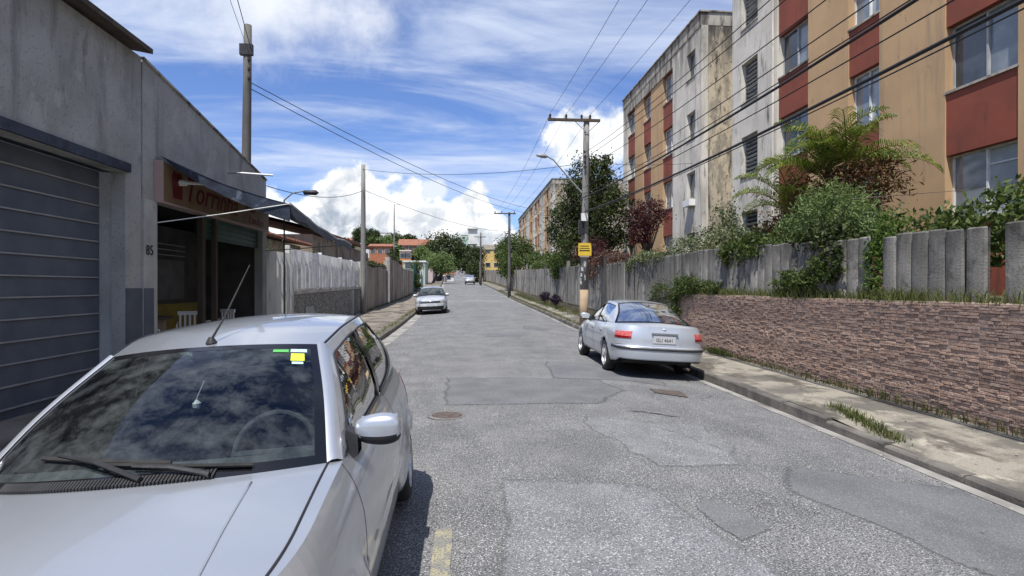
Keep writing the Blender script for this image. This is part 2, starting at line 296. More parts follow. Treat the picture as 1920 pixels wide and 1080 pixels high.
# ---------------------------------------------------------------- mesh helpers
OFF = {}
def tags(o, label=None, cat=None, group=None, kind=None):
    if label: o['label'] = label
    if cat: o['category'] = cat
    if group: o['group'] = group
    if kind: o['kind'] = kind
    return o
def empty(name, loc, label, cat, group=None):
    o = bpy.data.objects.new(name, None); COL.objects.link(o); o.location = loc; o.empty_display_size = .2
    OFF[o] = np.array(loc, float); return tags(o, label, cat, group)
class MB:
    def __init__(s): s.v = []; s.f = []; s.n = 0
    def add(s, vs, fs):
        s.v.append(np.asarray(vs, float)); s.f += [tuple(i + s.n for i in q) for q in fs]; s.n += len(vs); return s
    def box(s, x0, x1, y0, y1, z0, z1, R=None, c=None):
        v = np.array([(x, y, z) for z in (z0, z1) for y in (y0, y1) for x in (x0, x1)], float)
        if R is not None: v = v @ np.array(R).T
        if c is not None: v = v + np.array(c)
        return s.add(v, [(0, 2, 3, 1), (4, 5, 7, 6), (0, 1, 5, 4), (2, 6, 7, 3), (0, 4, 6, 2), (1, 3, 7, 5)])
    def grid(s, P, closeu=False):
        P = np.asarray(P, float); a, b = P.shape[:2]; f = []
        for i in range(a - 1):
            for j in range(b - 1 + (1 if closeu else 0)):
                k = (j + 1) % b; f.append((i * b + j, i * b + k, (i + 1) * b + k, (i + 1) * b + j))
        return s.add(P.reshape(-1, 3), f)
    def tube(s, pts, r, n=8, caps=True):
        pts = [np.array(p, float) for p in pts]; m = len(pts)
        rr = [r] * m if np.isscalar(r) else list(r)
        rings = []; up = None
        for i, p in enumerate(pts):
            t = pts[min(i + 1, m - 1)] - pts[max(i - 1, 0)]; t = t / (np.linalg.norm(t) + 1e-12)
            if up is None: up = np.array([0, 0, 1.]) if abs(t[2]) < .9 else np.array([1., 0, 0])
            a = np.cross(t, up); a /= np.linalg.norm(a) + 1e-12; b = np.cross(a, t); up = b
            rings.append([p + rr[i] * (math.cos(2 * PI * k / n) * a + math.sin(2 * PI * k / n) * b) for k in range(n)])
        base = s.n; s.grid(rings, closeu=True)
        if caps: s.f.append(tuple(base + k for k in range(n))[::-1]); s.f.append(tuple(base + (m - 1) * n + k for k in range(n)))
        return s
    def lathe(s, prof, c, ax='x', n=24):
        rows = []
        for r, h in prof:
            row = []
            for k in range(n):
                a = 2 * PI * k / n; p = (h, r * math.cos(a), r * math.sin(a))
                if ax == 'z': p = (r * math.cos(a), r * math.sin(a), h)
                if ax == 'y': p = (r * math.cos(a), h, r * math.sin(a))
                row.append(np.array(p) + np.array(c))
            rows.append(row)
        return s.grid(rows, closeu=True)
    def poly(s, pts): return s.add(pts, [tuple(range(len(pts)))])
    def prism(s, pts2, z0, z1, f3=lambda a, b, z: (a, b, z)):
        n = len(pts2); v = [f3(a, b, z0) for a, b in pts2] + [f3(a, b, z1) for a, b in pts2]
        return s.add(v, [tuple(range(n))[::-1], tuple(range(n, 2 * n))] + [(i, (i + 1) % n, n + (i + 1) % n, n + i) for i in range(n)])
    def split(s):      # the loose pieces of this builder, one builder each
        V = np.concatenate(s.v); par = list(range(s.n))
        def fd(i):
            while par[i] != i: par[i] = par[par[i]]; i = par[i]
            return i
        key = {}
        for i, p in enumerate(np.round(V, 4)):
            k = tuple(p)
            if k in key: par[fd(i)] = fd(key[k])
            else: key[k] = i
        for f in s.f:
            r = fd(f[0])
            for i in f[1:]: par[fd(i)] = r
        gs = {}
        for f in s.f: gs.setdefault(fd(f[0]), []).append(f)
        out = []
        for fs in gs.values():
            ids = sorted({i for f in fs for i in f}); mp_ = {i: k for k, i in enumerate(ids)}
            m = MB(); m.add(V[ids], [tuple(mp_[i] for i in f) for f in fs]); out.append(m)
        return out
    def weld(s):
        V = np.concatenate(s.v); k = {}; ids = []; out = []
        for p in V:
            q = tuple(np.round(p, 5))
            if q not in k: k[q] = len(out); out.append(p)
            ids.append(k[q])
        m = MB(); m.add(out, [tuple(ids[i] for i in f) for f in s.f]); return m
    def build_split(s, *a, **k): return [m.build(*a, **k) for m in s.split()]
    def mesh(s, name, mat, off=None, smooth=False):
        me = bpy.data.meshes.new(name); v = np.concatenate(s.v) if s.v else np.zeros((0, 3))
        if off is not None: v = v - off
        me.from_pydata(v.tolist(), [], s.f); me.materials.append(mat)
        if smooth: me.polygons.foreach_set('use_smooth', [True] * len(me.polygons))
        me.update(); return me
    def build(s, name, mat, parent=None, smooth=False, label=None, cat=None, group=None, kind=None, origin=None):
        off = OFF.get(parent) if parent is not None else (np.array(origin, float) if origin is not None else None)
        if isinstance(mat, str): mat = M[mat]
        me = s.mesh(name, mat, off, smooth); o = bpy.data.objects.new(name, me); COL.objects.link(o)
        if parent is not None: o.parent = parent; OFF[o] = OFF.get(parent, np.zeros(3))
        elif origin is not None: o.location = origin; OFF[o] = np.array(origin, float)
        else: OFF[o] = np.zeros(3)
        return tags(o, label, cat, group, kind)
def inst(name, me, parent=None, loc=(0, 0, 0), rot=(0, 0, 0), scale=(1, 1, 1), world=True):
    o = bpy.data.objects.new(name, me); COL.objects.link(o)
    l = np.array(loc, float)
    if parent is not None:
        o.parent = parent
        if world: l = l - OFF.get(parent, np.zeros(3))
    o.location = l; o.rotation_euler = rot; o.scale = scale; OFF[o] = np.array(loc, float); return o
def copy_tree(o, parent=None):
    c = o.copy(); COL.objects.link(c)
    if parent is not None: c.parent = parent
    for ch in list(o.children): copy_tree(ch, c)
    return c
def text_mesh(txt, size, mat, depth=.004, shear=0, align='CENTER'):
    cu = bpy.data.curves.new('text', 'FONT'); cu.body = txt; cu.size = size; cu.extrude = depth; cu.shear = shear; cu.align_x = align; cu.resolution_u = 3
    o = bpy.data.objects.new('lettering', cu); COL.objects.link(o)
    dg = bpy.context.evaluated_depsgraph_get(); me = bpy.data.meshes.new_from_object(o.evaluated_get(dg))
    bpy.data.objects.remove(o); me.materials.clear(); me.materials.append(M[mat]); return me
def pchip(xs, ys):
    xs = np.array(xs, float); ys = np.array(ys, float)
    if ys.ndim == 1: ys = ys[:, None]
    h = np.diff(xs)[:, None]; d = np.diff(ys, axis=0) / h; m = np.zeros_like(ys); m[0] = d[0]; m[-1] = d[-1]
    for i in range(1, len(xs) - 1):
        w1 = 2 * h[i] + h[i - 1]; w2 = h[i] + 2 * h[i - 1]
        ok = d[i - 1] * d[i] > 0
        with np.errstate(all='ignore'): q = (w1 + w2) / (w1 / d[i - 1] + w2 / d[i])
        m[i] = np.where(ok, q, 0)
    def f(x):
        x = min(max(float(x), xs[0]), xs[-1]); i = min(int(np.searchsorted(xs, x, 'right')) - 1, len(xs) - 2)
        hh = xs[i + 1] - xs[i]; t = (x - xs[i]) / hh
        r = (2 * t**3 - 3 * t**2 + 1) * ys[i] + (t**3 - 2 * t**2 + t) * hh * m[i] + (-2 * t**3 + 3 * t**2) * ys[i + 1] + (t**3 - t**2) * hh * m[i + 1]
        return float(r[0]) if len(r) == 1 else r
    return f

# ---------------------------------------------------------------- street geometry
road_z = pchip([-40, -20, 0, 11, 22, 31, 42, 53, 62, 94, 130, 180, 230, 300, 345], [-.2, -.1, 0, .05, .1, .25, .42, .62, .9, 1.95, 2.8, 3.3, 4.5, 10, 13.5])
cx = pchip([-40, 50, 95, 130, 200, 260, 345], [0, 0, -.9, -1.7, -2.2, -1.5, 1.5])
KL, KR = -2.55, 4.45
def rz(x, y):
    u = (x - cx(y) - .95) / 3.5; return road_z(y) - .14 * min(u * u, 1.2)
def pz(side, y): return road_z(y) + (0. if side > 0 else .0)
YS = list(np.arange(-16, 70, 1.0)) + list(np.arange(70, 346, 4.0))
YS[-1] = 344
xs_r = np.linspace(KL, KR, 15)
MB().grid([[(x + cx(y), y, rz(x + cx(y), y)) for x in xs_r] for y in YS]).build('road', 'asphalt', smooth=True, kind='structure', label='grey speckled asphalt street running uphill')
def strip(x0, x1, dz, ya, yb, mat, name, n=3, kind='structure', zf=None, **k):
    ys = [y for y in YS if ya <= y <= yb]
    zf = zf or rz
    return MB().grid([[(x + cx(y), y, zf(x + cx(y), y) + dz) for x in np.linspace(x0, x1, n)] for y in ys]).build(name, mat, smooth=True, kind=kind, **k)
strip(KL, KL + .42, .005, -16, 130, 'gutter', 'gutter', label='pale concrete gutter along the left kerb')
strip(KR - .16, KR, .005, -16, 130, 'gutter', 'gutter', label='thin pale gutter along the right kerb')
# kerb stones, one block each; the nearest ones are separate pieces
def kerbs(side, x0, x1, ya, yb, nsep):
    root = empty('kerb', (x0, 0, 0), 'worn dark concrete kerb along the %s pavement' % ('left' if side < 0 else 'right'), 'kerb')
    y = ya; k = 0; rest = MB()
    while y < yb:
        ln = .98 if y < 60 else 3.; j = rng.uniform(-.012, .012)
        mb = MB() if k < nsep else rest
        za, zb = rz(x0, y), rz(x0, y + ln); h = .15 + rng.uniform(-.012, .01)
        if side > 0: h -= .085 * (1 - min(max((y + ln / 2 - 5.8) / .9, 0), 1))
        c0, c1 = cx(y), cx(y + ln); g = .006
        v = []
        for (yy, zz, cc) in ((y + g, za, c0), (y + ln - g, zb, c1)):
            for (xx, dz) in ((x0, -.15), (x0 + side * .012, h - .02), (x0 + side * .03, h), (x1, h), (x1, -.15)):
                v.append((xx + cc + j, yy, zz + dz))
        mb.add(v, [(0, 1, 2, 3, 4), (9, 8, 7, 6, 5)] + [(i, i + 5, (i + 1) % 5 + 5, (i + 1) % 5) for i in range(5)])
        if k < nsep: mb.build('kerb_stone', 'kerb', root)
        y += ln; k += 1
    rest.build('kerb_stones', 'kerb', root, kind='stuff')
kerbs(1, KR, KR + .16, -4, 130, 40)
kerbs(-1, KL, KL - .14, -4, 130, 50)
# pavements
def pav(side, xa, xb, ya, yb, mat, label):
    ys = [y for y in YS if ya <= y <= yb]
    k = KR if side > 0 else KL
    def z(x, y): return rz(k + cx(y), y) + .145 - (.085 * (1 - min(max((y - 5.8) / .9, 0), 1)) * max(0, 1 - abs(x - k) / 1.2) if side > 0 else 0) + .03 * abs(x - k) / 2
    MB().grid([[(x + cx(y), y, z(x, y) + (.006 * math.sin(3 * y + 5 * x) if ya < y < 40 else 0)) for x in np.r_[xa - side * .06, np.linspace(xa, xb, 6)[1:]]] for y in ys]).build('pavement', mat, smooth=True, kind='structure', label=label)
    return z
pzR = pav(1, KR + .16, 6.15, -16, 130, 'pavement', 'stained pale concrete pavement on the right')
pzL = pav(-1, KL - .14, -5.35, -16, 130, 'pavement_dark', 'brownish stained pavement on the left')
# repairs, covers and marks in the road (thin sheets)
def sheet(pts, dz, mat, name, label, kind='structure', cat=None, jag=0):
    pts = [np.array(p, float) for p in pts]; P = []
    for i, p in enumerate(pts):
        q = pts[(i + 1) % len(pts)]; n = max(2, int(np.linalg.norm(q - p) / .18))
        for k in range(n): P.append(p + (q - p) * k / n)
    P = np.array(P); c = P.mean(0); rings = []; jj = rng.normal(0, jag, len(P)); jj = (jj + np.roll(jj, 1)) * .7; dd = P - c; P = c + dd * (1 + jj / np.linalg.norm(dd, axis=1))[:, None]
    for s_ in [1, .93] + list(np.linspace(.84, .08, 10)) + [.01]: rings.append([(x, y, rz(x, y) + dz * (.35 if s_ == 1 and dz < .009 else 1)) for x, y in (c + (P - c) * s_)])
    o = MB().grid(rings, closeu=True).build(name, mat, smooth=True, kind=kind, label=label, cat=cat)
    at_ = o.data.attributes.new('fade', 'FLOAT', 'POINT'); n = len(P); v = np.ones(len(rings) * n); v[:n] = 0; v[n:2 * n] = .55 if len(rings) > 3 else 1; at_.data.foreach_set('value', v)
    return o
def worn_edge(m, w_=.5):      # the rim of a repair is ragged: bare road shows through
    nd, lk = m.node_tree.nodes, m.node_tree.links; b = nd['Principled BSDF']; a = nd.new('ShaderNodeAttribute'); a.attribute_name = 'fade'
    t = nd.new('ShaderNodeTexCoord'); n = nd.new('ShaderNodeTexNoise'); n.inputs['Scale'].default_value = 26; n.inputs['Detail'].default_value = 6; lk.new(t.outputs['Object'], n.inputs['Vector'])
    s = nd.new('ShaderNodeMath'); s.operation = 'ADD'; lk.new(a.outputs['Fac'], s.inputs[0]); lk.new(n.outputs['Fac'], s.inputs[1])
    r = nd.new('ShaderNodeMapRange'); r.inputs[1].default_value = .62; r.inputs[2].default_value = 1.05; lk.new(s.outputs[0], r.inputs[0]); lk.new(r.outputs[0], b.inputs['Alpha'])
for k_ in ('asphalt_patch', 'asphalt_new', 'paint_yellow', 'paint_white'): worn_edge(M[k_])
def crack(p0, p1, wd, label, jag=.05):
    p0, p1 = np.array(p0, float), np.array(p1, float); n = max(6, int(np.linalg.norm(p1 - p0) / .06)); d = (p1 - p0) / np.linalg.norm(p1 - p0); nr = np.array([-d[1], d[0]])
    o = np.cumsum(rng.normal(size=n + 1)) * jag / math.sqrt(n) * 1.5; o -= np.linspace(o[0], o[-1], n + 1); R = []
    for i in range(n + 1):
        c = p0 + (p1 - p0) * i / n + nr * o[i]; ww = wd * math.sin(PI * (i + .3) / (n + .6)) * rng.uniform(.4, 1.3)
        R.append([(*(c + nr * ww * k), rz(*(c + nr * ww * k)) + .007) for k in (-.5, .5)])
    return MB().grid(R).build('road_crack', 'tar', kind='structure', label=label)
sheet([(1.55, 10.0), (1.72, 12.3), (3.62, 11.6), (3.45, 9.4), (2.9, 9.8)], .006, 'asphalt_patch', 'road_patch', 'dark asphalt repair behind the parked sedan', jag=.03)
sheet([(-.31, 7.9), (-.31, 10.3), (2.4, 9.9), (2.6, 8.9), (1.9, 7.8)], .0055, 'asphalt_patch', 'road_patch', 'wide smooth asphalt repair across the middle of the street', jag=.03)
sheet([(2.62, 4.55), (2.95, 5.2), (3.85, 4.85), (4.3, 4.7), (4.3, 2.2), (3.3, 2.4), (2.88, 3.6)], .006, 'asphalt_patch', 'road_patch', 'smooth dark asphalt repair near the right kerb in the foreground', jag=.03)
sheet([(1.75, 5.0), (1.35, 6.9), (1.5, 7.1), (2.9, 6.7), (2.6, 5.1)], .0045, 'asphalt_new', 'road_patch', 'pale finer asphalt repair in the right lane', jag=.05)
sheet([(.2, 3.2), (.3, 5.0), (1.5, 4.8), (1.9, 3.0), (2.2, 1.2), (.3, 1.2)], .004, 'asphalt_new', 'road_patch', 'bluish fine asphalt patch in the foreground', jag=.06)
sheet([(1.80, 3.62), (1.74, 4.15), (1.85, 4.4), (2.0, 4.2), (2.08, 3.75)], .0075, 'asphalt_patch', 'road_stain', 'dark oily stain in the foreground lane', jag=.03)
sheet([(2.96, 8.75), (3.0, 9.1), (3.42, 8.95), (3.38, 8.45)], .011, 'iron', 'road_patch', 'rusty brown patch by the right kerb', jag=.02)
crack((2.12, 7.45), (2.78, 7.12), .05, 'dark crack in the middle of the right lane'); crack((2.95, 5.25), (2.1, 6.9), .008, 'long thin seam running up the right lane', .1)
crack((3.1, 8.3), (4.1, 8.9), .012, 'thin crack towards the right gutter', .10)
sheet([(1.66, 13.8), (1.7, 14.3), (2.1, 14.1), (2.0, 13.7)], .007, 'asphalt_patch', 'road_patch', 'small dark patch beyond the repair', jag=.03)
sheet([(.6, 18), (.9, 19.4), (2.0, 19.0), (1.7, 17.8)], .006, 'asphalt_patch', 'road_patch', 'faint dark patch in the middle distance', jag=.05); sheet([(2.2, 21), (2.4, 23), (3.4, 22), (3.0, 20.6)], .006, 'asphalt_patch', 'road_patch', 'faint dark patch ahead of the saloon', jag=.05)
sheet([(-.19, 3.96), (-.13, 4.0), (-.07, 3.96), (-.05, 2.7), (-.19, 2.7)], .008, 'paint_yellow', 'road_marking', 'worn yellow paint mark beside the near car', jag=.008)
for y0, x0, x1 in ((46, -1.5, 4.2), (47.6, 0, 4.3), (58, -.5, 4.2)):
    sheet([(x0, y0), (x0, y0 + .5), (x1, y0 + .4), (x1, y0)], .008, 'paint_white', 'road_marking', 'faded white line across the street', jag=.03)
mc = MB().lathe([(.19, 0), (.185, .012), (.17, .006), (.1, .012), (.001, .012)], (0, 0, 0), 'z', 24)
mo = mc.build('manhole_cover', 'iron', smooth=False, label='small rusty round cover in the road right of the near car', cat='manhole cover'); mo.location = (-.2, 7.33, rz(-.2, 7.33) + .003)
fr = MB().lathe([(.24, .0), (.235, .009), (.192, .009), (.19, 0)], (0, 0, 0), 'z', 24).mesh('cover_frame', M['iron_frame']); inst('cover_frame', fr, mo, world=False)
# terrain
def sst(a, b, x): t = min(max((x - a) / (b - a), 0), 1); return t * t * (3 - 2 * t)
def gz(x, y):
    b = road_z(min(max(y, -40), 344)); c = cx(min(max(y, -40), 344)); u = x - c
    z = b - .35
    if y > 85: z += 13.5 * sst(90, 220, y) * sst(6, 42, -u)
    if y > 120: z += 5 * sst(120, 230, y) * sst(6, 60, u)
    if u > 7: z += .9 * sst(7, 9, u) * sst(3, 20, y)
    z += 22 * sst(350, 700, y)
    return z
gx = [-420, -300, -200, -140, -100, -80, -66, -54, -44, -36, -28, -22, -16, -11, -8, -6.2, -5.3, 0, 5.3, 6.2, 7, 8, 9, 12, 20, 30, 45, 70, 110, 160, 240, 420]
gy = [-300, -150, -60, -30, -16] + list(range(-10, 100, 6)) + list(range(102, 346, 9)) + [346, 360, 400, 480, 600, 900]
MB().grid([[(x + cx(min(max(y, -40), 344)), y, gz(x + cx(min(max(y, -40), 344)), y)) for x in gx] for y in gy]).build('ground', 'soil', smooth=True, kind='structure', label='earth ground under and around the street')
# raised bed behind the right-hand wall and fence
MB().grid([[(x, y, (1.38 if y < 16 else 1.38 + (road_z(y) - .05) * .9 - .9 * sst(16, 24, y)) + (.0 if x < 7 else .1)) for x in (6.02, 6.25, 7, 8, 9.9)] for y in np.arange(-4, 62, 2.)]).build('planting_bed', 'soil', smooth=True, kind='structure', label='raised earth bed behind the concrete fence')
# ================================================================ stone-clad wall on the right
SX = 5.92
wall = empty('stone_wall', (SX, 8, 0), 'long low retaining wall clad in thin brown stone strips on the right', 'wall')
def bedz(y): return pzR(5.9, y)
ys = np.arange(-4, 15.9, .9)
MB().grid([[(SX + .02, y, bedz(y) - .3), (SX + .02, y, 1.45), (SX + .28, y, 1.47), (SX + .28, y, -.4)] for y in list(ys) + [15.6]]).build('wall_core', 'mortar', wall)
stones = []
yp = -1.5
while yp < 15.6:
    pw = rng.uniform(.35, .6); pe = min(yp + pw, 15.62); z = 1.436
    while z > -.05:
        h = rng.uniform(.026, .05); h = min(h, z + .05); y = yp
        while y < pe - .01:
            l = rng.uniform(.06, .19)
            if pe - (y + l) < .05: l = pe - y
            if z - h > bedz(y) - .06: stones.append((y, l - .004, z - h, h - .004, rng.choice([.004, .007, .010, .013, .018])))
            y += l
        z -= h
    yp = pe
vis = [s for s in stones if s[0] > 6.4 and s[2] > bedz(s[0]) - .02]
vis.sort(key=lambda s: -(s[1] * s[3]) / (s[0] ** 2 + 36) ** 1.1)
near = set(id(s) for s in vis[:300])
def stone_mb(mb, s):
    y, l, zz, h, d = s; e = .004
    x0 = SX + .03; x1 = SX - d + .02; x2 = x1 + rng.uniform(-.006, .008)
    mb.add([(x0, y, zz), (x0, y + l, zz), (x0, y + l, zz + h), (x0, y, zz + h),
            (x1, y + e, zz + e), (x2, y + l - e, zz + e), (x2, y + l - e, zz + h - e), (x1, y + e, zz + h - e)],
           [(4, 5, 6, 7), (0, 1, 5, 4), (1, 2, 6, 5), (2, 3, 7, 6), (3, 0, 4, 7)])
rest = [MB() for _ in range(5)]
for s in stones:
    k = int(rng.integers(5))
    if id(s) in near:
        m = MB(); stone_mb(m, s); m.build('stone', 'stone%d' % k, wall)
    else: stone_mb(rest[k], s)
for k, m in enumerate(rest): m.build('stone_cladding', 'stone%d' % k, wall, kind='stuff')

# ================================================================ concrete slat fence on the right
FX = 6.12
fence = empty('concrete_fence', (FX, 16, 0), 'tall weathered fence of upright grey concrete slats along the right pavement', 'fence')
def slat_shape(wd, h, th=.07):
    mb = MB(); n = 6; prof = []
    for i in range(n + 1):
        a = -PI / 2 + PI * i / n; prof.append((-th * .42 * math.cos(a) ** .6, math.sin(a) * wd / 2))
    rows = []
    for zz in (0, h * .5, h - .02, h): rows.append([(x * (1 if zz < h else .6), y * (1 if zz < h else .9), zz) for x, y in prof])
    mb.grid(rows); b = mb.n
    mb.add([(.03, -wd / 2, 0), (.03, wd / 2, 0), (.03, wd / 2, h), (.03, -wd / 2, h)], [(0, 1, 2, 3)])
    mb.add([rows[-1][i] for i in range(n + 1)] + [(.03, wd / 2, h), (.03, -wd / 2, h)], [tuple(range(n + 3))])
    return mb
slat_me = [slat_shape(.264, 1.0, .11).mesh('slat', M['slat'], smooth=False) for _ in range(1)]
base_y = 15.55
def ftop(y): return float(np.interp(y, [0, 8, 14, 21, 31, 42, 60, 94, 130], [2.30, 2.38, 2.58, 2.55, 2.75, 2.95, 3.35, 4.3, 5.3]))
def fbase(y): return 1.44 if y < base_y else pzR(6.0, y) - .05
far = MB(); y = .6; k = 0; pitch = .28
while y < 128:
    zb = fbase(y); zt = ftop(y) + rng.uniform(-.018, .018)
    if 8.02 < y < 8.24 or abs(y - 6.2) < .2: y += pitch * .8; continue
    if y < 38 and k < 130:
        o = inst('slat', slat_me[0], fence, (FX + rng.uniform(-.015, .015) + cx(y), y, zb), (rng.uniform(-.010, .010), rng.uniform(-.012, .012), rng.uniform(-.07, .07)), (1, rng.uniform(.97, 1.04), zt - zb))
        k += 1
    else:
        c = cx(y); j = rng.uniform(-.02, .02)
        far.add([(FX - .05 + c + j, y + .01, zb), (FX - .05 + c + j, y + .26, zb), (FX - .05 + c + j, y + .26, zt), (FX - .05 + c + j, y + .01, zt), (FX + .03 + c, y - .005, zb), (FX + .03 + c, y + .275, zb), (FX + .03 + c, y + .275, zt), (FX + .03 + c, y - .005, zt)],
                [(0, 1, 2, 3), (0, 4, 5, 1), (1, 5, 6, 2), (2, 6, 7, 3), (3, 7, 4, 0)])
    y += pitch
far.build('slat_row', 'slat_row', fence, kind='stuff')
MB().grid([[(FX - .09 + cx(y), y, pzR(6, y) - .1), (FX - .09 + cx(y), y, pzR(6, y) + .34 + .04 * math.sin(y * 1.7)), (FX - .02 + cx(y), y, pzR(6, y) + .36)] for y in np.arange(15.6, 128, 1.2)]).build('plinth', 'slat_base', fence)
for py in (24.2, 33.2, 42.4, 52, 64): MB().box(FX - .1 + cx(py), FX + .08 + cx(py), py, py + .2, fbase(py), ftop(py) + .35).build('post', 'slat', fence)

# ================================================================ apartment blocks
def slab(mb, x0, x1, ya, yb, za, zb, holes=()):
    full = [h for h in holes if h[0] <= ya + 1e-6 and h[1] >= yb - 1e-6]
    if not full and holes:      # one connected panel with openings
        cy = sorted(set([ya, yb] + [h[0] for h in holes] + [h[1] for h in holes])); cz = sorted(set([za, zb] + [h[2] for h in holes] + [h[3] for h in holes]))
        ny, nz = len(cy) - 1, len(cz) - 1; b0 = mb.n; V = []
        for x in (x0, x1):
            for z in cz:
                for y in cy: V.append((x, y, z))
        I = lambda k, i, j: k * (ny + 1) * (nz + 1) + j * (ny + 1) + i
        so = lambda i, j: 0 <= i < ny and 0 <= j < nz and not any(h[0] <= (cy[i] + cy[i + 1]) / 2 <= h[1] and h[2] <= (cz[j] + cz[j + 1]) / 2 <= h[3] for h in holes)
        F = []
        for i in range(ny):
            for j in range(nz):
                if not so(i, j): continue
                F += [(I(0, i, j), I(0, i, j + 1), I(0, i + 1, j + 1), I(0, i + 1, j)), (I(1, i, j), I(1, i + 1, j), I(1, i + 1, j + 1), I(1, i, j + 1))]
                if not so(i - 1, j): F.append((I(0, i, j), I(1, i, j), I(1, i, j + 1), I(0, i, j + 1)))
                if not so(i + 1, j): F.append((I(0, i + 1, j), I(0, i + 1, j + 1), I(1, i + 1, j + 1), I(1, i + 1, j)))
                if not so(i, j - 1): F.append((I(0, i, j), I(0, i + 1, j), I(1, i + 1, j), I(1, i, j)))
                if not so(i, j + 1): F.append((I(0, i, j + 1), I(1, i, j + 1), I(1, i + 1, j + 1), I(0, i + 1, j + 1)))
        return mb.add(V, F)
    cuts = sorted(set([ya, yb] + [h[0] for h in holes] + [h[1] for h in holes]))
    cuts = [c for c in cuts if ya <= c <= yb]
    for a, b in zip(cuts[:-1], cuts[1:]):
        hs = sorted([(h[2], h[3]) for h in holes if h[0] <= a + 1e-6 and h[1] >= b - 1e-6]); z = za
        for h0, h1 in hs:
            if h0 > z: mb.box(x0, x1, a, b, z, h0)
            z = h1
        if z < zb: mb.box(x0, x1, a, b, z, zb)
    return mb
def window_unit(kind, wd, h):
    # local: y along the wall (centre 0), z up from the sill, x positive = into the wall
    parts = []
    fr = MB(); t = .045
    for (a, b, c, d) in ((-wd / 2, wd / 2, 0, t), (-wd / 2, wd / 2, h - t, h), (-wd / 2, -wd / 2 + t, t, h - t), (wd / 2 - t, wd / 2, t, h - t)): fr.box(.0, .06, a, b, c, d)
    if kind == 'jalousie':
        n = 9
        for i in range(n):
            z0 = .06 + (h - .12) * i / n; c = (.03, 0, z0 + .06); a = .62
            R = [[math.cos(a), 0, math.sin(a)], [0, 1, 0], [-math.sin(a), 0, math.cos(a)]]
            parts.append(('louvre', MB().box(-.045, .045, -wd / 2 + .05, wd / 2 - .05, -.004, .004, R, c), 'window_mid' if i % 3 else 'window_frame'))
        parts.append(('pane', MB().box(.10, .11, -wd / 2 + .02, wd / 2 - .02, .02, h - .02), 'dark'))
        fm = 'metal_grey'
    elif kind == 'small':
        parts.append(('pane', MB().box(.045, .05, -wd / 2 + t, 0, t, h - t), 'window_pale'))
        parts.append(('pane', MB().box(.02, .025, 0, wd / 2 - t, t, h - t), 'window_dark')); fr.box(.0, .05, -.02, .02, t, h - t); fm = 'window_frame'
    else:
        q = wd / 2; a, b = {'slide': ('window_mid', 'window_dark'), 'slide2': ('window_dark', 'window_mid'), 'pale': ('window_pale', 'window_mid')}[kind]
        parts.append(('pane', MB().box(.05, .056, -q + t, -.01, t, h - t), a)); parts.append(('pane', MB().box(.025, .031, .0, q - t, t, h - t), b))
        fr.box(.0, .055, -.022, .022, t, h - t); fr.box(.03, .05, -q + t, q - t, h * .74, h * .74 + .03) if kind == 'pale' else None
        fm = 'metal_white' if kind == 'pale' else 'window_frame'
    return [('window', fr, fm)] + parts
WU = {}
def put_window(bl, kind, wd, h, x, y, z, xr=0):
    key = (kind, round(wd, 2), round(h, 2))
    if key not in WU: WU[key] = [(n, m.mesh(n, M[mt])) for n, m, mt in window_unit(kind, wd, h)]
    us = WU[key]; root = inst('window', us[0][1], bl, (x, y, z))
    for n, me in us[1:]: inst(n, me, root, (0, 0, 0), world=False)
    return root
def block(label, cols, ztop, zbot, sills, depth=9.5, X=10.0, group=None, band=.55):
    y0 = min(c[1] for c in cols); y1 = max(c[0] for c in cols)
    bl = empty('apartment_building', (X, (y0 + y1) / 2, zbot), label, 'apartment building', group)
    MB().box(X + .30, X + depth, y0 + .01, y1 - .01, zbot, ztop - .35).build('wall', 'wall_beige', bl)
    for (yf, yn, mat, kind, wrec) in cols:
        xo = {'wall_white': 0., 'wall_beige': .0, 'wall_tan': .04, 'wall_red': .07}[mat]
        holes = []; wins = []
        if kind:
            kd, ww, wh, dzs = kind
            for i, s in enumerate(sills):
                hw = ww if ww else (yf - yn); yc_ = (yf + yn) / 2 + (wrec or 0)
                hy0, hy1 = (yc_ - hw / 2, yc_ + hw / 2); holes.append((hy0, hy1, s + dzs, s + dzs + wh)); wins.append((yc_, hw, wh, s + dzs, i))
        m = MB(); slab(m, X + xo, X + .29, yn, yf, zbot, ztop - (.55 if mat == 'wall_white' else band), holes); m.build_split('facade_panel' if len(m.f) > 20 and mat != 'wall_red' or not holes else 'spandrel', mat, bl)
        if mat in ('wall_white',): pass
        for (yc_, hw, wh, zz, i) in wins:
            kd2 = kind[0]
            if kd2 == 'mix': kd2 = ['slide', 'slide2', 'pale', 'slide', 'pale'][int(rng.integers(5))]
            r = put_window(bl, kd2, hw, wh, X + xo + .15, yc_, zz)
            MB().box(X + xo - .035, X + xo + .15, yc_ - hw / 2 - .03, yc_ + hw / 2 + .03, zz - .05, zz).build('sill', 'parapet', bl)
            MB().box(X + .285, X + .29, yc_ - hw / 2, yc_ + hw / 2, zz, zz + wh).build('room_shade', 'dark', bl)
    # parapet band and coping
    MB().box(X - .03, X + depth, y0 - .0, y1 + .0, ztop - .55, ztop).build('parapet', 'parapet', bl)
    if band > .6:
        for (yf, yn, mat, kind, wrec) in cols:
            if mat != 'wall_white': MB().box(X - .015, X + .29, yn, yf, ztop - band, ztop - .55).build('parapet_band', 'parapet', bl)
    MB().box(X - .10, X + depth, y0 - .05, y1 + .05, ztop, ztop + .06).build('coping', 'parapet', bl)
    return bl
SILL = [2.80, 5.48, 8.1, 10.75]
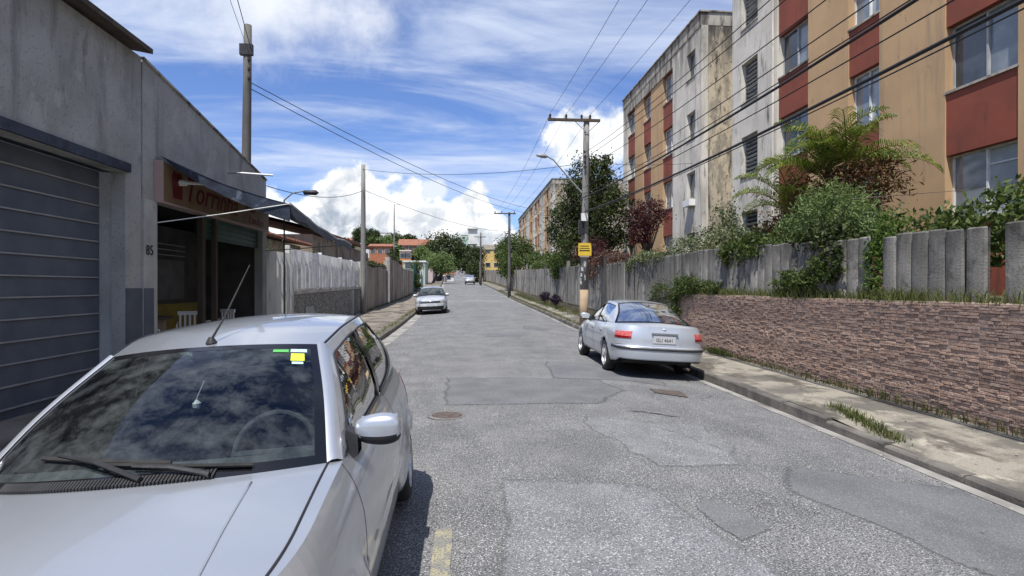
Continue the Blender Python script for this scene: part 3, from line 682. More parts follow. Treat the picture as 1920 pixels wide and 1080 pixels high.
colsA = [(35.5, 34.63, 'wall_white', None, 0), (34.63, 33.2, 'wall_red', ('mix', None, 1.35, 0), 0), (33.2, 31.58, 'wall_tan', None, 0), (31.58, 30.29, 'wall_red', ('mix', None, 1.35, 0), 0),
         (30.29, 28.45, 'wall_tan', None, 0), (28.45, 26.96, 'wall_red', ('mix', None, 1.35, 0), 0), (26.96, 23.6, 'wall_white', ('small', .95, 1.15, .05), -.55)]
A = block('four-storey block in tan, red and white bands with mouldy end wall beside the big tree', colsA, 13.2, .6, SILL, band=1.08)
colsB = [(20.8, 17.74, 'wall_white', ('jalousie', 1.15, 1.42, .08), .25), (17.74, 16.12, 'wall_red', ('slide', None, 1.32, .2), 0), (16.12, 14.35, 'wall_tan', None, 0), (14.35, 13.22, 'wall_red', ('pale', None, 1.38, .24), 0),
         (13.22, 11.3, 'wall_tan', None, 0), (11.3, 9.7, 'wall_red', ('mix', None, 1.35, .22), 0), (9.7, 7.9, 'wall_tan', None, 0), (7.9, 6.7, 'wall_red', ('mix', None, 1.35, .22), 0), (6.7, 4.2, 'wall_tan', None, 0), (4.2, 2.0, 'wall_white', ('small', .95, 1.1, .2), 0)]
B = block('nearest apartment block, cropped at the top, dark louvred windows in its white band', colsB, 13.4, .6, [2.80, 5.48, 8.1, 10.75])
# stairwell between the two blocks
st = empty('stair_tower', (13.2, 22.2, .6), 'stained beige stairwell recessed between the two near apartment blocks', 'stair tower')
MB().box(11.6, 18, 20.82, 23.58, .6, 12.9).build('wall', 'wall_beige', st)
MB().box(11.55, 18, 20.82, 23.58, 12.9, 13.0).build('coping', 'parapet', st)
# clothes-drying ledge / AC boxes under some windows
for (y, z) in ((24.63, 5.15), (19.55, 2.4)):
    MB().box(9.72, 9.99, y - .4, y + .35, z, z + .28).build('air_conditioner', 'white', None, label='white box hanging under a small window of the %s block' % ('stained far' if y > 22 else 'nearest'), cat='air conditioner')
# exhaust downpipe on block B
MB().tube([(9.96, 17.9, 1.5), (9.96, 17.9, 12.8)], .04, 8).build('drain_pipe', 'wall_white', B)
# far block C
colsC = []; y = 104.
pat = [('wall_tan', None), ('wall_red', 'w'), ('wall_tan', None), ('wall_white', 's'), ('wall_red', 'w'), ('wall_tan', None), ('wall_red', 'w'), ('wall_white', 's'), ('wall_white', None)]
i = 0
while y > 64.4:
    mt, kd = pat[i % len(pat)]; wd = {'wall_tan': 1.7, 'wall_red': 1.6, 'wall_white': 2.2}[mt]
    yn = max(64.2, y - wd)
    if yn < 65: yn = 64.2
    colsC.append((y, yn, mt, (('mix' if kd == 'w' else 'small'), None if kd == 'w' and yn != 64.2 else .9, 1.3 if kd == 'w' else 1.0, 0) if kd else None, 0)); y = yn; i += 1
C_ = block('more distant four-storey block in the same tan, red and white bands beyond the big tree', colsC, 13.7, 1.2, [3.2, 5.9, 8.6, 11.2])

# ================================================================ left: bar with awning
LX = -5.3
bar = empty('bar_building', (LX, 13, .1), 'grey rendered single-storey bar with a sloping parapet and an open dark shopfront', 'bar')
y0b, y1b = 10.1, 16.15
gl = lambda y: pzL(LX, y)
def ptop(y): return float(np.interp(y, [6, 10.1, 16.15], [5.9, 5.42, 4.50]))
def fpoly(pts, x0=LX, x1=LX - .2): return MB().prism(pts, x0, x1, lambda a, b, z: (z, a, b))
fpoly([(y0b, 3.12), (y1b, 3.12), (y1b, ptop(y1b)), (y0b, ptop(y0b))]).build('parapet', 'render_grey', bar)
fpoly([(y0b, -.1), (y0b + .42, -.1), (y0b + .42, 3.115), (y0b, 3.115)], LX + .02, LX - .2).build('pillar', 'render_light', bar)
fpoly([(y1b - .30, -.1), (y1b, -.1), (y1b, 3.115), (y1b - .30, 3.115)], LX + .01, LX - .2).build('pillar', 'render_grey', bar)
fpoly([(y0b - .004, -.1), (y0b + .3, -.1), (y0b + .3, 1.62), (y0b - .004, 1.62)], LX + .026, LX + .018).build('dado', 'dado', bar)
MB().grid([[(LX - .24, y, ptop(y) - .01), (LX + .03, y, ptop(y) + .0), (LX + .03, y, ptop(y) + .045), (LX - .24, y, ptop(y) + .045)] for y in np.linspace(y0b, y1b, 6)]).build('coping', 'parapet', bar)
MB().box(LX - 6, LX - .2, y1b - .2, y1b, -.1, 4.3).build('side_wall', 'render_grey', bar)
MB().box(LX - 6, LX - .2, y0b, y0b + .2, -.1, 5.2).build('side_wall', 'render_grey', bar)
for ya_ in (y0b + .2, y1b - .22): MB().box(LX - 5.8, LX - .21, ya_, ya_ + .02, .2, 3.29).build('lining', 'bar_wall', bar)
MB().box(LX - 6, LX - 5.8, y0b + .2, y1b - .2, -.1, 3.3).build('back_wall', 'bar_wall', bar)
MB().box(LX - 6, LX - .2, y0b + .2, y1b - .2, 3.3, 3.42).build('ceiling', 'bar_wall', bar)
MB().box(LX - 6, LX, y0b + .2, y1b - .2, -.02, .20).build('floor', 'brown_render', bar)
# partition with a yellow base, posters, cream panel, shelves, shutter box
par = MB().box(LX - 1.5, LX - 1.4, 12.55, 15.6, .2, 3.0).build('partition', 'bar_wall', bar)
MB().box(LX - 1.395, LX - 1.385, 12.6, 15.6, .2, 1.25).build('partition_dado', mk('ochre_dado', (.28, .22, .04), (.2, .17, .05), 2), bar)
MB().box(LX - 1.38, LX - 1.36, 13.1, 14.5, 1.35, 2.25).build('menu_board', mk('grey_board', (.13, .135, .14), (.09, .09, .095), 4, .6, 0), bar)
for i in range(3): MB().box(LX - 1.40, LX - 1.34, 13.1, 14.5, 2.35 + i * .12, 2.37 + i * .12).build('shelf', 'metal_grey', bar)
MB().box(LX - .12, LX - .02, 12.35, 12.5, .2, 3.1).build('door_post', 'wood', bar)
MB().box(LX - .12, LX - .02, 13.0, 13.1, .2, 3.1).build('door_post', 'wood', bar)
sh = MB()
for i in range(8): sh.box(LX - .22, LX - .12 + .02 * (i % 2), 12.5, 15.84, 2.66 + i * .055, 2.71 + i * .055)
sh.build('roller_shutter', mk('green_shutter', (.03, .09, .07), (.02, .06, .05), 2, .5), bar)
MB().box(LX - 1.2, LX - .5, 10.7, 12.2, 1.0, 1.06).build('counter_top', 'wood', bar); MB().box(LX - 1.1, LX - .6, 10.8, 12.1, .2, 1.0).build('counter', 'brown_render', bar)
# signboard
sg = empty('shop_sign', (LX + .12, 13.2, 3.45), 'long cream signboard with red script lettering and a red mug, fixed under the awning', 'sign')
MB().box(LX + .01, LX + .12, 10.5, 16.0, 3.13, 3.80).build('board', 'sign_cream', sg)
MB().box(LX + .005, LX + .135, 10.44, 10.5, 3.10, 3.83).build('frame', 'sign_edge', sg)
MB().box(LX + .005, LX + .135, 10.5, 16.05, 3.095, 3.128).build('frame', 'sign_edge', sg)
def sign_text(t, size, y, z, sx=1, mat='sign_red', shear=.3):
    me = text_mesh(t, size, mat, .003, shear); o = inst('lettering', me, sg, (LX + .128, y, z), (PI / 2, 0, PI / 2), (sx, 1, 1)); return o
sign_text('Torrinha', .68, 12.55, 3.26, 1.05); sign_text('Bar', .32, 14.7, 3.46, 1.6); sign_text('Lanches', .28, 15.05, 3.19, 1.1)
mug = MB().lathe([(.001, -.0), (.17, 0), (.19, .02), (.17, .42), (.16, .42)], (0, 0, 0), 'z', 16)
# flat printed mug
pts = [(-.16, -.22), (.16, -.22), (.19, .15), (.12, .26), (-.02, .23), (-.14, .27), (-.2, .15)]
MB().prism([(11.02 + a, 3.46 + b) for a, b in pts], LX + .122, LX + .13, lambda a, b, z: (z, a, b)).build('mug_print', 'sign_red', sg)
lampb = empty('sign_lamp', (LX + .15, 11.1, 3.55), 'small white compact bulb lamp standing out from the left end of the signboard', 'lamp')
MB().tube([(LX + .13, 11.1, 3.55), (LX + .24, 11.1, 3.55)], .06, 12).build('holder', 'white', lampb); MB().tube([(LX + .24, 11.1, 3.55), (LX + .58, 11.12, 3.54)], .03, 10).build('bulb', 'white', lampb)
l2 = empty('tube_lamp', (LX + .1, 14.1, 4.2), 'thin white tube lamp on an arm fixed to the bar parapet above the awning', 'lamp')
MB().tube([(LX, 13.6, 4.22), (LX + .28, 13.62, 4.22)], .02, 8).build('bracket', 'metal_grey', l2); MB().tube([(LX + .28, 13.6, 4.22), (LX + .95, 13.72, 4.20)], .024, 8).build('tube', 'white', l2)
# house number
me = text_mesh('85', .24, 'black', .003); o = inst('house_number', me, bar, (LX + .032, 10.26, 2.18), (PI / 2, 0, PI / 2))
# awning: sagging tarpaulin on poles
aw = empty('awning', (-4.2, 13.3, 3.4), 'dark blue tarpaulin awning sloping out over the pavement from the bar', 'awning')
def awp(u, v):     # u along street, v outwards
    y = 10.55 + .15 * v + 5.75 * u; x = LX + .05 + 2.15 * v
    z = 3.93 - .80 * v - .30 * u * v - .28 * v * (1 - v) * 1.4 - .10 * math.sin(PI * u) * v + .025 * math.sin(u * 21 + v * 3) * v
    return (x, y, z - .25 * u * (1 - v) * .25)
U = np.linspace(0, 1, 25); V = np.linspace(0, 1, 9)
MB().grid([[awp(u, v) for v in V] for u in U]).build('tarpaulin', 'tarp', aw, smooth=True)
MB().grid([[(awp(u, 1)[0] + .03 * math.sin(w_ * 1.5), awp(u, 1)[1], awp(u, 1)[2] + .02 - w_ * (.19 + .03 * math.sin(u * 30))) for w_ in (0, .3, .6, 1)] for u in U]).build('valance', 'tarp', aw, smooth=True)
MB().grid([[(awp(0, v)[0], awp(0, v)[1] + .01, awp(0, v)[2] - w_ * .32 * v ** .6) for v in V] for w_ in (0, .5, 1)]).build('valance', 'tarp', aw, smooth=True)
MB().tube([awp(u, 1) for u in np.linspace(0, 1, 7)], .025, 8).build('front_rail', 'metal_grey', aw)
MB().tube([(LX + .03, 10.48, 2.75), (-4.2, 10.6, 2.93), awp(0, 1)], .009, 6).build('stay', 'metal_white', aw)
MB().tube([(LX + .03, 16.0, 2.6), awp(1, 1)], .014, 6).build('stay', 'metal_grey', aw)
# furniture at the bar front
def plastic_chair(x, y, rot, label):
    e = empty('plastic_chair', (x, y, .2), label, 'chair', 'white plastic chairs at the bar'); s = MB()
    e.rotation_euler.z = rot; OFF[e] = np.zeros(3)
    MB().box(-.22, .22, -.22, .22, .42, .45).build('seat', 'white', e)
    b = MB()
    for i in range(5): b.box(-.2 + .09 * i, -.16 + .09 * i, .2, .225, .45, .86 + .02 * (2 - abs(i - 2)))
    b.box(-.23, .23, .195, .23, .84, .92); b.build('backrest', 'white', e)
    for a in (-.2, .2):
        for c in (-.2, .2): MB().tube([(a * 1.1, c * 1.1, 0), (a, c, .43)], .02, 6).build('leg', 'white', e)
        MB().tube([(a * 1.15, -.2, .44), (a * 1.15, -.2, .64), (a * 1.15, .2, .68)], .018, 6).build('armrest', 'white', e)
    e.location = (x, y, .2)
plastic_chair(-5.75, 12.75, .4, 'white plastic chair at the bar entrance, left of the dark post'); plastic_chair(-5.6, 13.9, -.5, 'white plastic chair in front of the yellow-based partition')
plastic_chair(-5.9, 11.3, 2.2, 'white plastic chair deepest in the left half of the bar')

# neighbour's garage, nearest on the left
gar = empty('garage_building', (LX, 7, 0), 'plain grey garage wall with a blue-grey painted base nearest on the left', 'building')
m = MB(); slab(m, LX - .22, LX - .01, 1.0, 10.07, -.2, 5.45, [(5.6, 9.62, -.2, 3.45)]); m.build('wall', 'render_grey', gar)
m = MB(); slab(m, LX - .01, LX + .008, 1.0, 5.6, -.2, 1.62); slab(m, LX - .01, LX + .008, 9.62, 10.07, -.2, 1.62); m.build_split('dado', 'dado', gar)
MB().box(LX - .45, LX - .4, 5.6, 9.62, -.2, 3.45).build('garage_door', 'dado', gar)
for i in range(12): MB().box(LX - .4, LX - .375, 5.6, 9.62, .1 + i * .28, .12 + i * .28).build('door_rib', 'metal_grey', gar)
MB().box(LX - .4, LX + .04, 5.5, 9.7, 3.46, 3.6).build('lintel', 'tarp', gar)
MB().prism([(LX - 6, 6.5), (LX + .22, 5.47), (LX + .22, 5.55), (LX - 6, 6.6)], 1, 10.0, lambda a, b, z: (a, z, b)).build('roof', 'wood', gar)
MB().box(LX - 6, LX - .25, 9.9, 10.05, -.2, 5.4).build('side_wall', 'render_grey', gar)

# ================================================================ left: white metal fence on a rough wall, house behind
g1 = empty('metal_gate', (LX, 17.3, .2), 'tall white metal gate of upright slats beside the bar', 'gate')
sl = MB().box(-.012, .012, -.108, .108, 0, 1).mesh('slat', M['metal_white'])
y = 16.3
while y < 18.6:
    zb = gl(y) + .05; zt = 2.62 + .02 * (y - 16)
    inst('slat', sl, g1, (LX - .005, y, zb), (0, 0, rng.uniform(-.08, .08) + (.32 if int(round((y - 16.3) / .21)) % 2 else -.75)), (1, 1, zt - zb)); y += .21
for z_ in (.5, 1.55, 2.6): MB().box(LX - .055, LX - .035, 16.2, 18.7, z_, z_ + .05).build('rail', 'metal_grey', g1)
lw = empty('low_wall', (LX, 25, .2), 'low dark rough wall with a pale coping, carrying the white metal fence', 'wall')
def wz(y): return gl(y)
MB().grid([[(LX - .1, y, wz(y) - .2), (LX - .1, y, 1.38 + .012 * (y - 18)), (LX - .3, y, 1.38 + .012 * (y - 18)), (LX - .3, y, -.1)] for y in np.linspace(18.72, 31.9, 14)]).build('wall', 'roughcast', lw)
MB().grid([[(LX - .07, y, 1.38 + .012 * (y - 18)), (LX - .07, y, 1.50 + .012 * (y - 18)), (LX - .33, y, 1.50 + .012 * (y - 18)), (LX - .33, y, 1.38 + .012 * (y - 18))] for y in np.linspace(18.72, 31.9, 14)]).build('coping', 'pillar', lw)
MB().box(LX - .09, LX - .05, 20.3, 21.4, gl(20) - .1, .95).build('meter_door', 'metal_grey', lw)
MB().box(LX - .14, LX + .02, 28.4, 28.62, gl(28) - .1, 1.48).build('pillar', 'pillar', lw)
wf = empty('metal_fence', (LX - .2, 25, 1.5), 'white upright-slat metal fence on top of the low rough wall', 'fence')
y = 18.85
while y < 31.0:
    zb = 1.53 + .012 * (y - 18); zt = 2.86 + .004 * (y - 18) + .12 * sst(22, 19, y) * 0
    o = inst('slat', sl, wf, (LX - .2, y, zb), (0, 0, rng.uniform(-.08, .08) + (.30 if int(round((y - 18.85) / .245)) % 2 else -.75)), (1, 1.16, zt - zb)); y += .245
for z_ in (1.62, 2.72): MB().tube([(LX - .25, 18.8, z_), (LX - .25, 31, z_ + .12)], .025, 6).build('rail', 'metal_grey', wf)
for y in (18.75, 22.9, 26.6, 29.1, 31.1): MB().box(LX - .27, LX - .13, y - .05, y + .05, 1.5, 2.95).build('post', 'metal_white', wf)
hs = empty('tiled_house', (-9, 22, .2), 'cream house with a low clay-tile roof behind the white metal fence', 'house')
MB().box(-14, -7.3, 17.0, 26.8, 0, 3.45).build('wall', 'cream', hs)
MB().prism([(-14.3, 4.6), (-6.85, 3.45), (-6.85, 3.53), (-14.3, 4.75)], 16.6, 27.0, lambda a, b, z: (a, z, b)).build('roof', 'tile', hs)
m = MB(); y = 16.6
while y < 27:
    m.tube([(-6.83, y, 3.52), (-8.6, y, 3.80)], .07, 6); y += .2
m.build('tile_row', 'tile', hs, kind='stuff')
for y in (19.0, 23.0): put_window(hs, 'slide', 1.2, 1.0, -7.32, y, 1.6)
hs2 = empty('brown_house', (-9, 35, .3), 'dull brown rendered house with a dark sloping roof edge beyond the white fence', 'house')
MB().box(-14, -6.9, 27.3, 43, 0, 4.05).build('wall', 'brown_render', hs2)
MB().grid([[(-14.2, y, 6.0), (-6.6, y, 4.12 + .012 * (y - 27)), (-6.55, y, 4.26 + .012 * (y - 27)), (-14.2, y, 6.2)] for y in (27.0, 35, 43.4)]).build('roof', 'tile', hs2)
# walls further up on the left
def lwall(ya, yb, top0, top1, label, mat='brown_render', pill=()):
    e = empty('boundary_wall', (LX, (ya + yb) / 2, gl((ya + yb) / 2)), label, 'wall')
    n = max(3, int((yb - ya) / 1.5))
    MB().grid([[(LX + cx(y), y, gl(y) - .2), (LX + cx(y), y, t), (LX - .22 + cx(y), y, t), (LX - .22 + cx(y), y, gl(y) - .2)] for y, t in zip(np.linspace(ya, yb, n), np.linspace(top0, top1, n))]).build('wall', mat, e)
    MB().box(LX - .22 + cx(ya), LX - .001 + cx(ya), ya - .005, ya + .02, gl(ya) - .2, top0).build('wall_end', mat, e)
    MB().grid([[(LX + .03 + cx(y), y, t), (LX + .03 + cx(y), y, t + .06), (LX - .25 + cx(y), y, t + .06)] for y, t in zip(np.linspace(ya, yb, n), np.linspace(top0, top1, n))]).build('coping', 'parapet', e)
    for (yp, wd, h, mt) in pill: MB().box(LX - .24 + cx(yp), LX + .06 + cx(yp), yp, yp + wd, gl(yp) - .1, h).build('pillar', mt, e)
lwall(32.2, 41.0, 2.92, 2.95, 'brown stained wall with a pale end pillar just beyond the first left-hand pole', pill=((31.75, .4, 3.0, 'pillar'),))
lwall(42.4, 51.5, 3.95, 3.6, 'taller brown stained wall beyond the pale gateway', pill=((41.1, .35, 3.45, 'pillar'), (42.0, .35, 3.75, 'pillar')))
lwall(52.0, 63.5, 3.15, 3.3, 'far brown wall with pale piers before the green hoarding', pill=((51.6, .35, 3.3, 'pillar'), (55.5, .3, 3.2, 'pillar'), (59.2, .3, 3.25, 'pillar'), (63.2, .35, 3.4, 'pillar')))
e = empty('hoarding', (LX, 70, 1), 'dark green sheet hoarding at the end of the left-hand walls', 'hoarding')
m = MB(); y = 64.0
while y < 77: m.box(LX + cx(y) + (.04 if int(y * 2) % 2 else 0), LX + cx(y) + .08, y, y + .5, .8, 4.2 + .03 * (y - 64)); y += .5
m.build('sheet', 'teal', e); MB().box(LX - .5 + cx(78), LX + .5 + cx(78), 77.2, 78, 1, 4.3).build('pillar', 'white_far', e)
# ================================================================ cars
def curve(pts):
    P = np.array(pts, float); d = np.r_[0, np.cumsum(np.linalg.norm(np.diff(P, axis=0), axis=1))]; f = pchip(d / d[-1], P); return f
def coons(c0, c1, d0, d1, nu, nv, bulge=0, bdir=(0, 0, 1), u0=0, u1=1, v0=0, v1=1, off=0.):
    G = np.zeros((nv + 1, nu + 1, 3)); b = np.array(bdir, float)
    p00, p10, p01, p11 = c0(0), c0(1), c1(0), c1(1)
    for j in range(nv + 1):
        v = v0 + (v1 - v0) * j / nv
        for i in range(nu + 1):
            u = u0 + (u1 - u0) * i / nu
            s = (1 - v) * c0(u) + v * c1(u) + (1 - u) * d0(v) + u * d1(v) - ((1 - u) * (1 - v) * p00 + u * (1 - v) * p10 + (1 - u) * v * p01 + u * v * p11)
            G[j, i] = s + b * (bulge * (1 - u * u) * 4 * v * (1 - v) + off)
    return G
def mirror(G): H = G.copy(); H[..., 0] *= -1; return H
def full(G):      # mirror a half patch (u=0 on the centre line) into a whole one
    return np.concatenate([mirror(G)[:, :0:-1], G], axis=1)
class Car:
    def __init__(s, p): s.p = p; s.top = pchip(*zip(*p['top'])); s.prof = pchip(*zip(*p['prof'])); s.nose = pchip(*zip(*p['nose'])); s.tail = pchip(*zip(*p['tail']))
    def plan(s, t, z):
        p = s.p; yf = s.nose(z); yr = p['L'] - s.tail(z); cf, cr = p['cf'], p['cr']
        if t <= 1:
            a = t * PI / 2; n = p.get('nf', 2.6); return math.sin(a) ** (2 / n), yf + cf * (1 - math.cos(a) ** (2 / n) if t < 1 else 1)
        if t <= 2: return 1., (yf + cf) + (yr - cr - yf - cf) * (t - 1)
        a = (3 - t) * PI / 2; n = p.get('nr', 2.8); return math.sin(a) ** (2 / n), yr - cr * (1 - max(0, math.cos(a)) ** (2 / n) if t > 2 else 1)
    def zt(s, t):
        z = .7
        for _ in range(3): z = s.top(s.plan(t, z)[1])
        return z
    def ring(s, t, z, off=0.):
        p = s.p; sx, y = s.plan(t, z); zt = s.top(y); v = (z - p['zl']) / (zt - p['zl'])
        hw = p['W'] / 2 * s.prof(v) * (1 - p.get('taper', .03) * ((y - p['L'] / 2) / (p['L'] / 2)) ** 4)
        if 0.9 < t < 2.15:
            for c in (p['wf'], p['wr']):
                d = abs(math.hypot(y - c, z - p['R']) - (p['R'] + .06)); hw += p.get('flare', .014) * math.exp(-(d / .06) ** 2) * min(1, (t - .9) / .1)
            hw += p.get('crease', .006) * math.exp(-((z - p.get('zcrease', .66)) / .02) ** 2)
        q = np.array([sx * hw, y, z])
        if off:
            c = np.array([0, np.clip(y, .8, p['L'] - .8), z]); d = q - c; d[2] = 0; d /= np.linalg.norm(d); q = q + d * off
        return q
    def zb(s, t):
        p = s.p; Ra = p['R'] + .045; z = p['zl']
        zl = p['zl'] + p.get('zlr', 0) * min(max((t - 1.95) / .3, 0), 1)
        for _ in range(4):
            y = s.plan(t, z)[1]; zz = zl
            for c in (p['wf'], p['wr']):
                if abs(y - c) < Ra: zz = max(zz, p['R'] + math.sqrt(Ra * Ra - (y - c) ** 2))
            z = .5 * z + .5 * zz if _ < 3 else zz
        return z
    def rt(s, t): return s.ring(t, s.zt(t))
    def t_of_y(s, y, lo=.6, hi=2.4):
        for _ in range(30):
            m = (lo + hi) / 2
            if s.rt(m)[1] < y: lo = m
            else: hi = m
        return lo
    def patch(s, t0, t1, z0, z1, off=.004, nt=10, nz=4):   # z0,z1: numbers or functions of t
        f0 = z0 if callable(z0) else (lambda t: z0); f1 = z1 if callable(z1) else (lambda t: z1)
        ts = np.linspace(t0, t1, nt + 1)
        return np.array([[s.ring(t, f0(t) + (f1(t) - f0(t)) * k / nz, off) for t in ts] for k in range(nz + 1)])
def shell(mb, G, th, dirv=None):   # patch with turned-in rim so that lamps have depth
    mb.grid(G); c = G.reshape(-1, 3).mean(0)
    b = np.concatenate([G[0], G[1:, -1], G[-1, -2::-1], G[-2:0:-1, 0]])
    inn = b.copy(); ctr = np.array([0, np.clip(c[1], .8, c[1] if c[1] < 2 else 3.0), c[2]]); d = ctr - c; d[2] = 0; d /= np.linalg.norm(d)
    mb.grid(np.array([np.r_[b, b[:1]], np.r_[b + d * th, b[:1] + d * th]])); return mb
def wheel(car, root, x, y, side, rimstyle, R):
    w_ = .19; s = side
    tyre = MB().lathe([(R * .62, -w_ / 2), (R * .86, -w_ / 2 - .004), (R * .96, -w_ / 2 + .012), (R, -w_ / 2 + .04), (R, w_ / 2 - .04), (R * .96, w_ / 2 - .012), (R * .86, w_ / 2 + .004), (R * .62, w_ / 2)], (x, y, R), 'x', 32)
    wh = tyre.build('wheel', 'rubber', root, smooth=True)
    xo = x + s * (w_ / 2 - .03); rim = MB()
    rim.lathe([(R * .66, s * .035), (R * .63, s * .03), (R * .60, -s * .02), (R * .60, -s * .08)], (xo, y, R), 'x', 32)
    rim.lathe([(.001, s * .028), (.035, s * .024), (.05, 0)], (xo, y, R), 'x', 16)
    n = rimstyle
    for k in range(n):
        a = 2 * PI * k / n; c, d = math.cos(a), math.sin(a); Rm = [[1, 0, 0], [0, c, -d], [0, d, c]]
        wd = .024 if n > 6 else .034
        v = [(0, -wd, .03), (0, wd, .03), (0, wd * .8, R * .62), (0, -wd * .8, R * .62), (s * .022, -wd * .7, .03), (s * .022, wd * .7, .03), (s * .02, wd * .55, R * .62), (s * .02, -wd * .55, R * .62)]
        rim.add(np.array(v) @ np.array(Rm).T + np.array([xo, y, R]), [(4, 5, 6, 7), (0, 1, 5, 4), (1, 2, 6, 5), (2, 3, 7, 6), (3, 0, 4, 7)])
    rim.build('rim', 'alu', wh)
    MB().lathe([(.001, -s * .03), (R * .6, -s * .03)], (xo, y, R), 'x', 24).build('brake_disc', 'black', wh)
def build_car(name, label, p, paint, group=None):
    c = Car(p); root = empty('parked_car', (0, 0, 0), label, 'car', group)
    L_, W_, R = p['L'], p['W'], p['R']
    # ---- lower body
    ts = sorted(set(list(np.linspace(0, 1, 22)) + list(np.linspace(1, 2, 110)) + list(np.linspace(2, 3, 22)) + [c.t_of_y(y) for d in p['doors'] for y in d]))
    NZ = 26
    body = MB(); doors = {(k, s): MB() for k in range(len(p['doors'])) for s in (1, -1)}
    cols = []
    for t in ts:
        zb, zt = c.zb(t), c.zt(t); col = [c.ring(t, zb + .01 if zb > p['zl'] else zb, -.055 if True else 0)]
        col += [c.ring(t, zb + (zt - zb) * (k / NZ)) for k in range(NZ + 1)]; cols.append(np.array(col))
    yy = [c.rt(t)[1] for t in ts]
    for i in range(len(ts) - 1):
        ym = (yy[i] + yy[i + 1]) / 2; dk = None
        for k, (a, b) in enumerate(p['doors']):
            if a - 1e-4 < ym < b and 1 < ts[i] < 2: dk = k
        for s in (1, -1):
            A, Bc = cols[i].copy(), cols[i + 1].copy(); A[:, 0] *= s; Bc[:, 0] *= s
            if dk is None: body.grid(np.array([A, Bc]))
            else:
                z_s = p.get('sill', .30); ka = [q for q in range(len(A)) if A[q, 2] < z_s + .01 or q < 3]
                kk = max(ka) if ka else 2
                kk = 4
                body.grid(np.array([A[:kk + 1], Bc[:kk + 1]])); doors[(dk, s)].grid(np.array([A[kk:], Bc[kk:]]))
    # ---- feature curves
    tC = c.t_of_y(p['cowl'][1][1]); tF = p['tF']; tD = c.t_of_y(p['rbase'][1][1]); tR = p['tR']
    P_C = c.rt(tC); P_D = c.rt(tD)
    def cross(pc, pe, k=2.2): pc = np.array(pc, float); pe = np.array(pe, float); return lambda u: np.array([pe[0] * u, pc[1] + (pe[1] - pc[1]) * abs(u) ** k, pc[2] + (pe[2] - pc[2]) * abs(u) ** k])
    cowl = cross(p['cowl'][0], P_C); head = cross(p['head'][0], p['head'][1]); rhead = cross(p['rhead'][0], p['rhead'][1]); rbase = cross(p['rbase'][0], P_D)
    Ap = curve([P_C, *p['amid'], p['head'][1]]); Rp = curve([p['head'][1], *p['rmid'], p['rhead'][1]]); Cp = curve([p['rhead'][1], *p['cmid'], P_D])
    wsC = curve([cowl(0), *p.get('wsmid', []), head(0)]); roofC = curve([head(0), *p['roofmid'], rhead(0)]); rwC = curve([rhead(0), *p.get('rwmid', []), rbase(0)])
    # bonnet, roof, tail panel
    hoodB = lambda u: c.rt(u * tF); hoodS = lambda v: c.rt(tF + (tC - tF) * v); hoodC = curve([c.rt(0), *p['hoodmid'], cowl(0)])
    G = coons(hoodB, cowl, hoodC, hoodS, 16, 18, p.get('hoodbulge', .01)); MB().grid(full(G)).build('bonnet', paint, root, smooth=True)
    Gr = coons(head, rhead, roofC, Rp, 12, 16, .012); MB().grid(full(Gr)).build('roof', paint, root, smooth=True)
    tailB = lambda u: c.rt(3 - u * (3 - tR)); tailS = lambda v: c.rt(tR + (tD - tR) * v); tailC = curve([c.rt(3), *p['tailmid'], rbase(0)])
    Gt = coons(tailB, rbase, tailC, tailS, 14, 10, .008); MB().grid(full(Gt)).build('boot_lid', paint, root, smooth=True)
    # ---- glass: windscreen and rear window with black edges
    def glazed(c0, c1, d0, d1, nm, up, e=.055, ap=0.):
        q = 1 - ap
        G2 = full(coons(c0, c1, d0, d1, 18, 14, p.get('wsb', .02), up, 0, q - e, e, 1 - e))
        if ap:
            H = coons(c0, c1, d0, d1, 3, 14, p.get('wsb', .02), up, q, 1, 0, 1, .004); H[:, 1:3] += np.array([.0, -.006, .010]) 
            for Q in (H, mirror(H)): MB().grid(Q).build('window_pillar', paint, root, smooth=True)
        g = MB().grid(G2).build(nm, 'screenglass' if ap else 'carglass', root, smooth=True)
        f = MB()
        def strip_(u0, u1, v0, v1, nu, nv):
            H = coons(c0, c1, d0, d1, nu, nv, p.get('wsb', .02), up, u0, u1, v0, v1, .001)
            f.grid(full(H) if u0 == 0 else H); 
            if u0 != 0: f.grid(mirror(H))
        strip_(0, q, 0, e, 18, 1); strip_(0, q, 1 - e, 1, 18, 1); strip_(q - e, q, e, 1 - e, 1, 14)
        f.build('glass_edge', 'frit', root, smooth=True)
    glazed(cowl, head, wsC, Ap, 'windscreen', (0, -.6, .8), .055, p.get('apil', .0)); glazed(rbase, rhead, curve([rbase(0), *p.get('rwmid', [])[::-1], rhead(0)]), lambda v: Cp(1 - v), 'rear_window', (0, .6, .8))
    # A-pillar and roof rail mouldings are the upper rows of the side panel
    rail_pts = [Ap(i / 14) for i in range(15)] + [Rp(i / 14) for i in range(1, 15)] + [Cp(i / 14) for i in range(1, 15)]
    ry = np.array([q[1] for q in rail_pts]); ry = np.maximum.accumulate(ry + np.arange(len(ry)) * 1e-6); rx = np.array([q[0] for q in rail_pts]); rzz = np.array([q[2] for q in rail_pts])
    def rail(y): return np.array([np.interp(y, ry, rx), y, np.interp(y, ry, rzz)])
    def belt(y): q = c.rt(c.t_of_y(y)); return np.array([q[0], y, q[2]])
    wb = pchip(*zip(*p['wb'])); wt = pchip(*zip(*p['wt']))
    yA, yB = P_C[1], P_D[1]; ends = sorted(set([y for d in p['wins'] for y in d] + [y for d in p['pillars'] for y in d]))
    ysd = sorted(set(list(np.linspace(yA, yB, 80)) + ends))
